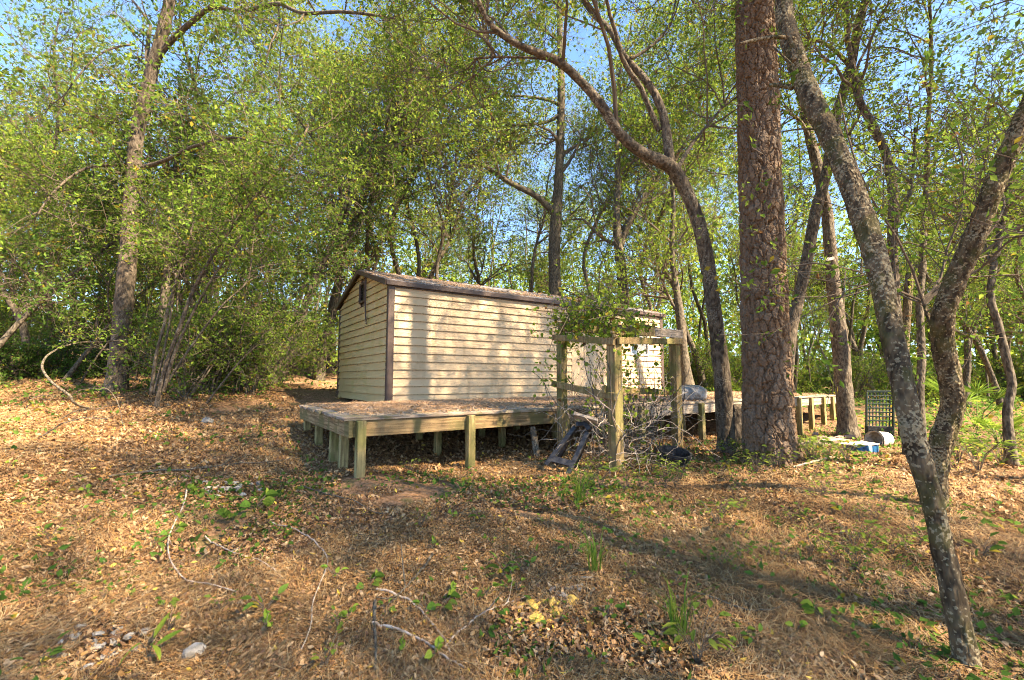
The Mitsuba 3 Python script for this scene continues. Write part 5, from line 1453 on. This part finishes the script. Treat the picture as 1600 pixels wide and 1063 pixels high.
# ------------------------------------------------------------------ small plants
def plant_parts(seed, nleaf, size, height, kind, aspect=0.6, upright=0.6, spread=0.5):
    r = np.random.default_rng(seed)
    a_ = r.uniform(0, 6.28, nleaf)
    h = height * r.uniform(0.35, 1.0, nleaf)
    d = np.stack([np.cos(a_), np.sin(a_), np.full(nleaf, upright)], 1)
    tip = np.stack([np.cos(a_) * spread * h, np.sin(a_) * spread * h, h], 1)
    st_ = np.stack([np.zeros((nleaf, 3)) - [0, 0, .02], tip * [.35, .35, .6], tip], 1)
    lv, lf, lc = leaf_round(r, tip, size, leaf_cols(r, nleaf, kind, .05), 1.6, aspect, axis=d * [1, 1, .4])
    sv = tubes(st_, np.full((nleaf, 3), .0018), 4)
    return {'stem': ply(sv, 'mat_twig'), 'leaf': ply((lv, lf), 'mat_leaf', color=lc)}


def grass_parts(seed, n, height, kind):
    r = np.random.default_rng(seed)
    vs, fs_ = [], []
    a_ = r.uniform(0, 6.28, n)
    h = height * r.uniform(.5, 1, n)
    p0 = np.stack([r.normal(size=n) * .02, r.normal(size=n) * .02, np.full(n, -.01)], 1)
    d = np.stack([np.cos(a_), np.sin(a_), 0 * a_], 1)
    q_ = np.stack([-d[:, 1], d[:, 0], 0 * a_], 1) * .0035
    m1 = p0 + d * (h * .18)[:, None] + Z3 * (h * .6)[:, None]
    m2 = p0 + d * (h * .6)[:, None] + Z3 * (h * .85)[:, None]
    v_ = np.stack([p0 - q_, p0 + q_, m1 - q_, m1 + q_, m2], 1).reshape(-1, 3)
    b = np.arange(n)[:, None] * 5
    f_ = np.vstack([np.hstack([b, b + 1, b + 3]), np.hstack([b, b + 3, b + 2]), np.hstack([b + 2, b + 3, b + 4])])
    return {'blade': ply((v_, f_), 'mat_leaf', color=np.repeat(leaf_cols(r, n, kind, .05), 5, axis=0))}


add_group('g_seedling_a', plant_parts(401, 7, .055, .13, 'oak'))
add_group('g_seedling_b', plant_parts(402, 5, .07, .10, 'bright', .75))
add_group('g_seedling_c', plant_parts(403, 11, .045, .20, 'olive', .5))
add_group('g_seedling_d', plant_parts(404, 9, .075, .16, 'dark', .42, .5, .7))
add_group('g_grass', grass_parts(405, 30, .38, 'oak'))
add_group('g_broadleaf', plant_parts(406, 8, .095, .13, 'oak', .9, .2, .9))
add_group('g_strap', plant_parts(408, 5, .13, .10, 'bright', .2, 1.1, .4))
add_group('g_weed', plant_parts(407, 22, .085, .32, 'olive', .38, .3, .6))
rq = np.random.default_rng(88)


def sow(name, g, px, py, label, cat, group=None, s=1.0):
    p = G(px, py)
    m = T().translate([float(p[0]), float(p[1]), float(p[2]) + 0.015]).rotate([0, 0, 1], rq.uniform(0, 360)).scale(float(s))
    key = fresh(name)
    scene[key] = {'type': 'instance', 'sg': {'type': 'ref', 'id': g}, 'to_world': m}
    labels[key] = {'label': label, 'category': cat, **({'group': group} if group else {})}
    if len([1 for v_ in scene[g].values() if isinstance(v_, dict)]) > 1:
        for part in ('stem', 'leaf'):
            labels[f'{key}__{part}'] = {'kind': 'stuff'}


for px, py, g, s, lab in [(400, 800, 'g_broadleaf', 1.0, 'broad green leaved plant left of the deck corner post'), (365, 815, 'g_broadleaf', .7, 'small yellow green plant beside the broad leaved one'), (312, 772, 'g_broadleaf', .6, 'pale leaved plant at the edge of the whitish stones'),
                          (232, 1040, 'g_strap', 1.0, 'upright strap leaved plant at the lower left edge'), (640, 745, 'g_weed', .55, 'bright weed in the shade before the deck between two posts'), (690, 960, 'g_broadleaf', .6, 'glossy green seedling at the centre foreground'),
                          (575, 928, 'g_broadleaf', .55, 'bright oak seedling left of the straight dark stick'), (1290, 985, 'g_broadleaf', .6, 'yellow leaved seedling left of the lichen oak foot'), (268, 842, 'g_broadleaf', .55, 'pale sunlit leaf plant at the hooked stick'),
                          (905, 790, 'g_grass', 1.1, 'tall tuft of grass before the arbor'), (930, 905, 'g_grass', .9, 'wiry grass tuft at the centre right foreground'), (1065, 1010, 'g_grass', 1.0, 'green grass clump at the lower edge right of the centre'),
                          (1090, 1050, 'g_weed', .7, 'leafy weed at the lower edge below the grass clump'), (1240, 722, 'g_broadleaf', .9, 'bluish green plant at the right foot of the pine')]:
    sow({'g_grass': 'grass_tuft'}.get(g, 'leafy_plant'), g, px, py, lab, 'plant', None, s)
for k in range(16):
    sow('pine_foot_weed', 'g_weed', rq.uniform(1130, 1235), rq.uniform(716, 745), 'weed with long pale leaves round the foot of the big pine', 'plant', 'weeds at the foot of the pine', rq.uniform(.55, .95))
for k in range(20):
    sow('arbor_weed', 'g_weed', rq.uniform(900, 1085), rq.uniform(735, 775), 'pale leafy weed growing before the arbor', 'plant', 'weeds before the arbor', rq.uniform(.4, .8))
for k in range(26):
    sow('deck_end_weed', ['g_weed', 'g_seedling_c'][k % 2], rq.uniform(1225, 1325), rq.uniform(700, 728), 'small weed before the planks at the deck end', 'plant', 'weeds at the deck end', rq.uniform(.45, .9))
for k in range(60):
    sow('bank_weed', ['g_seedling_c', 'g_weed', 'g_seedling_a'][k % 3], rq.uniform(1110, 1440), rq.uniform(738, 900), 'low weed on the bank between the pine and the lichen covered trunk', 'plant', 'weeds on the bank', rq.uniform(.3, .65))
for k in range(40):
    sow('edge_weed', ['g_weed', 'g_seedling_c', 'g_seedling_d'][k % 3], rq.uniform(1480, 1640), rq.uniform(655, 745), 'green weed in the sunny brush round the palmettos', 'plant', 'weeds round the palmettos', rq.uniform(.7, 1.4))
for k in range(95):
    px = rq.uniform(-40, 1640)
    py = 680 + 380 * rq.random() ** 1.4
    if 480 < px < 1130 and py < 745:
        continue
    sow('seedling', ['g_seedling_a', 'g_seedling_b', 'g_seedling_c', 'g_seedling_d'][k % 4], px, py, 'small green seedling scattered in the open leaf litter', 'plant', 'seedlings in the leaf litter', rq.uniform(.45, .9))

# ground cover: low leaves nobody could count
rc = np.random.default_rng(91)
n_ = 80000
x, y, rad = scatter(n_, 2.0, 34.0, 1, 1.05, 92)
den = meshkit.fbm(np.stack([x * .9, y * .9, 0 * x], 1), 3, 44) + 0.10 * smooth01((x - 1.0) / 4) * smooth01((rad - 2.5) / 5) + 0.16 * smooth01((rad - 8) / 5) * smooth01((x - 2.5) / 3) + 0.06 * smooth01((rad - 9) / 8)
in_deck = (lambda s_, t_: (s_ > -.1) & (s_ < DL) & (t_ > -0.1) & (t_ < 7))((x - C0[0]) * U2[0] + (y - C0[1]) * U2[1], (x - C0[0]) * N2[0] + (y - C0[1]) * N2[1])
k = (den > rc.uniform(0.44, 0.82, n_)) & ~in_deck
x, y, rad = x[k], y[k], rad[k]
p = np.stack([x, y, ground(x, y) + rc.uniform(.005, .06, len(x)) * (1 + smooth01((rad - 8) / 8) * 2.2)], 1)
c0 = leaf_cols(rc, len(x), 'dark', .07)
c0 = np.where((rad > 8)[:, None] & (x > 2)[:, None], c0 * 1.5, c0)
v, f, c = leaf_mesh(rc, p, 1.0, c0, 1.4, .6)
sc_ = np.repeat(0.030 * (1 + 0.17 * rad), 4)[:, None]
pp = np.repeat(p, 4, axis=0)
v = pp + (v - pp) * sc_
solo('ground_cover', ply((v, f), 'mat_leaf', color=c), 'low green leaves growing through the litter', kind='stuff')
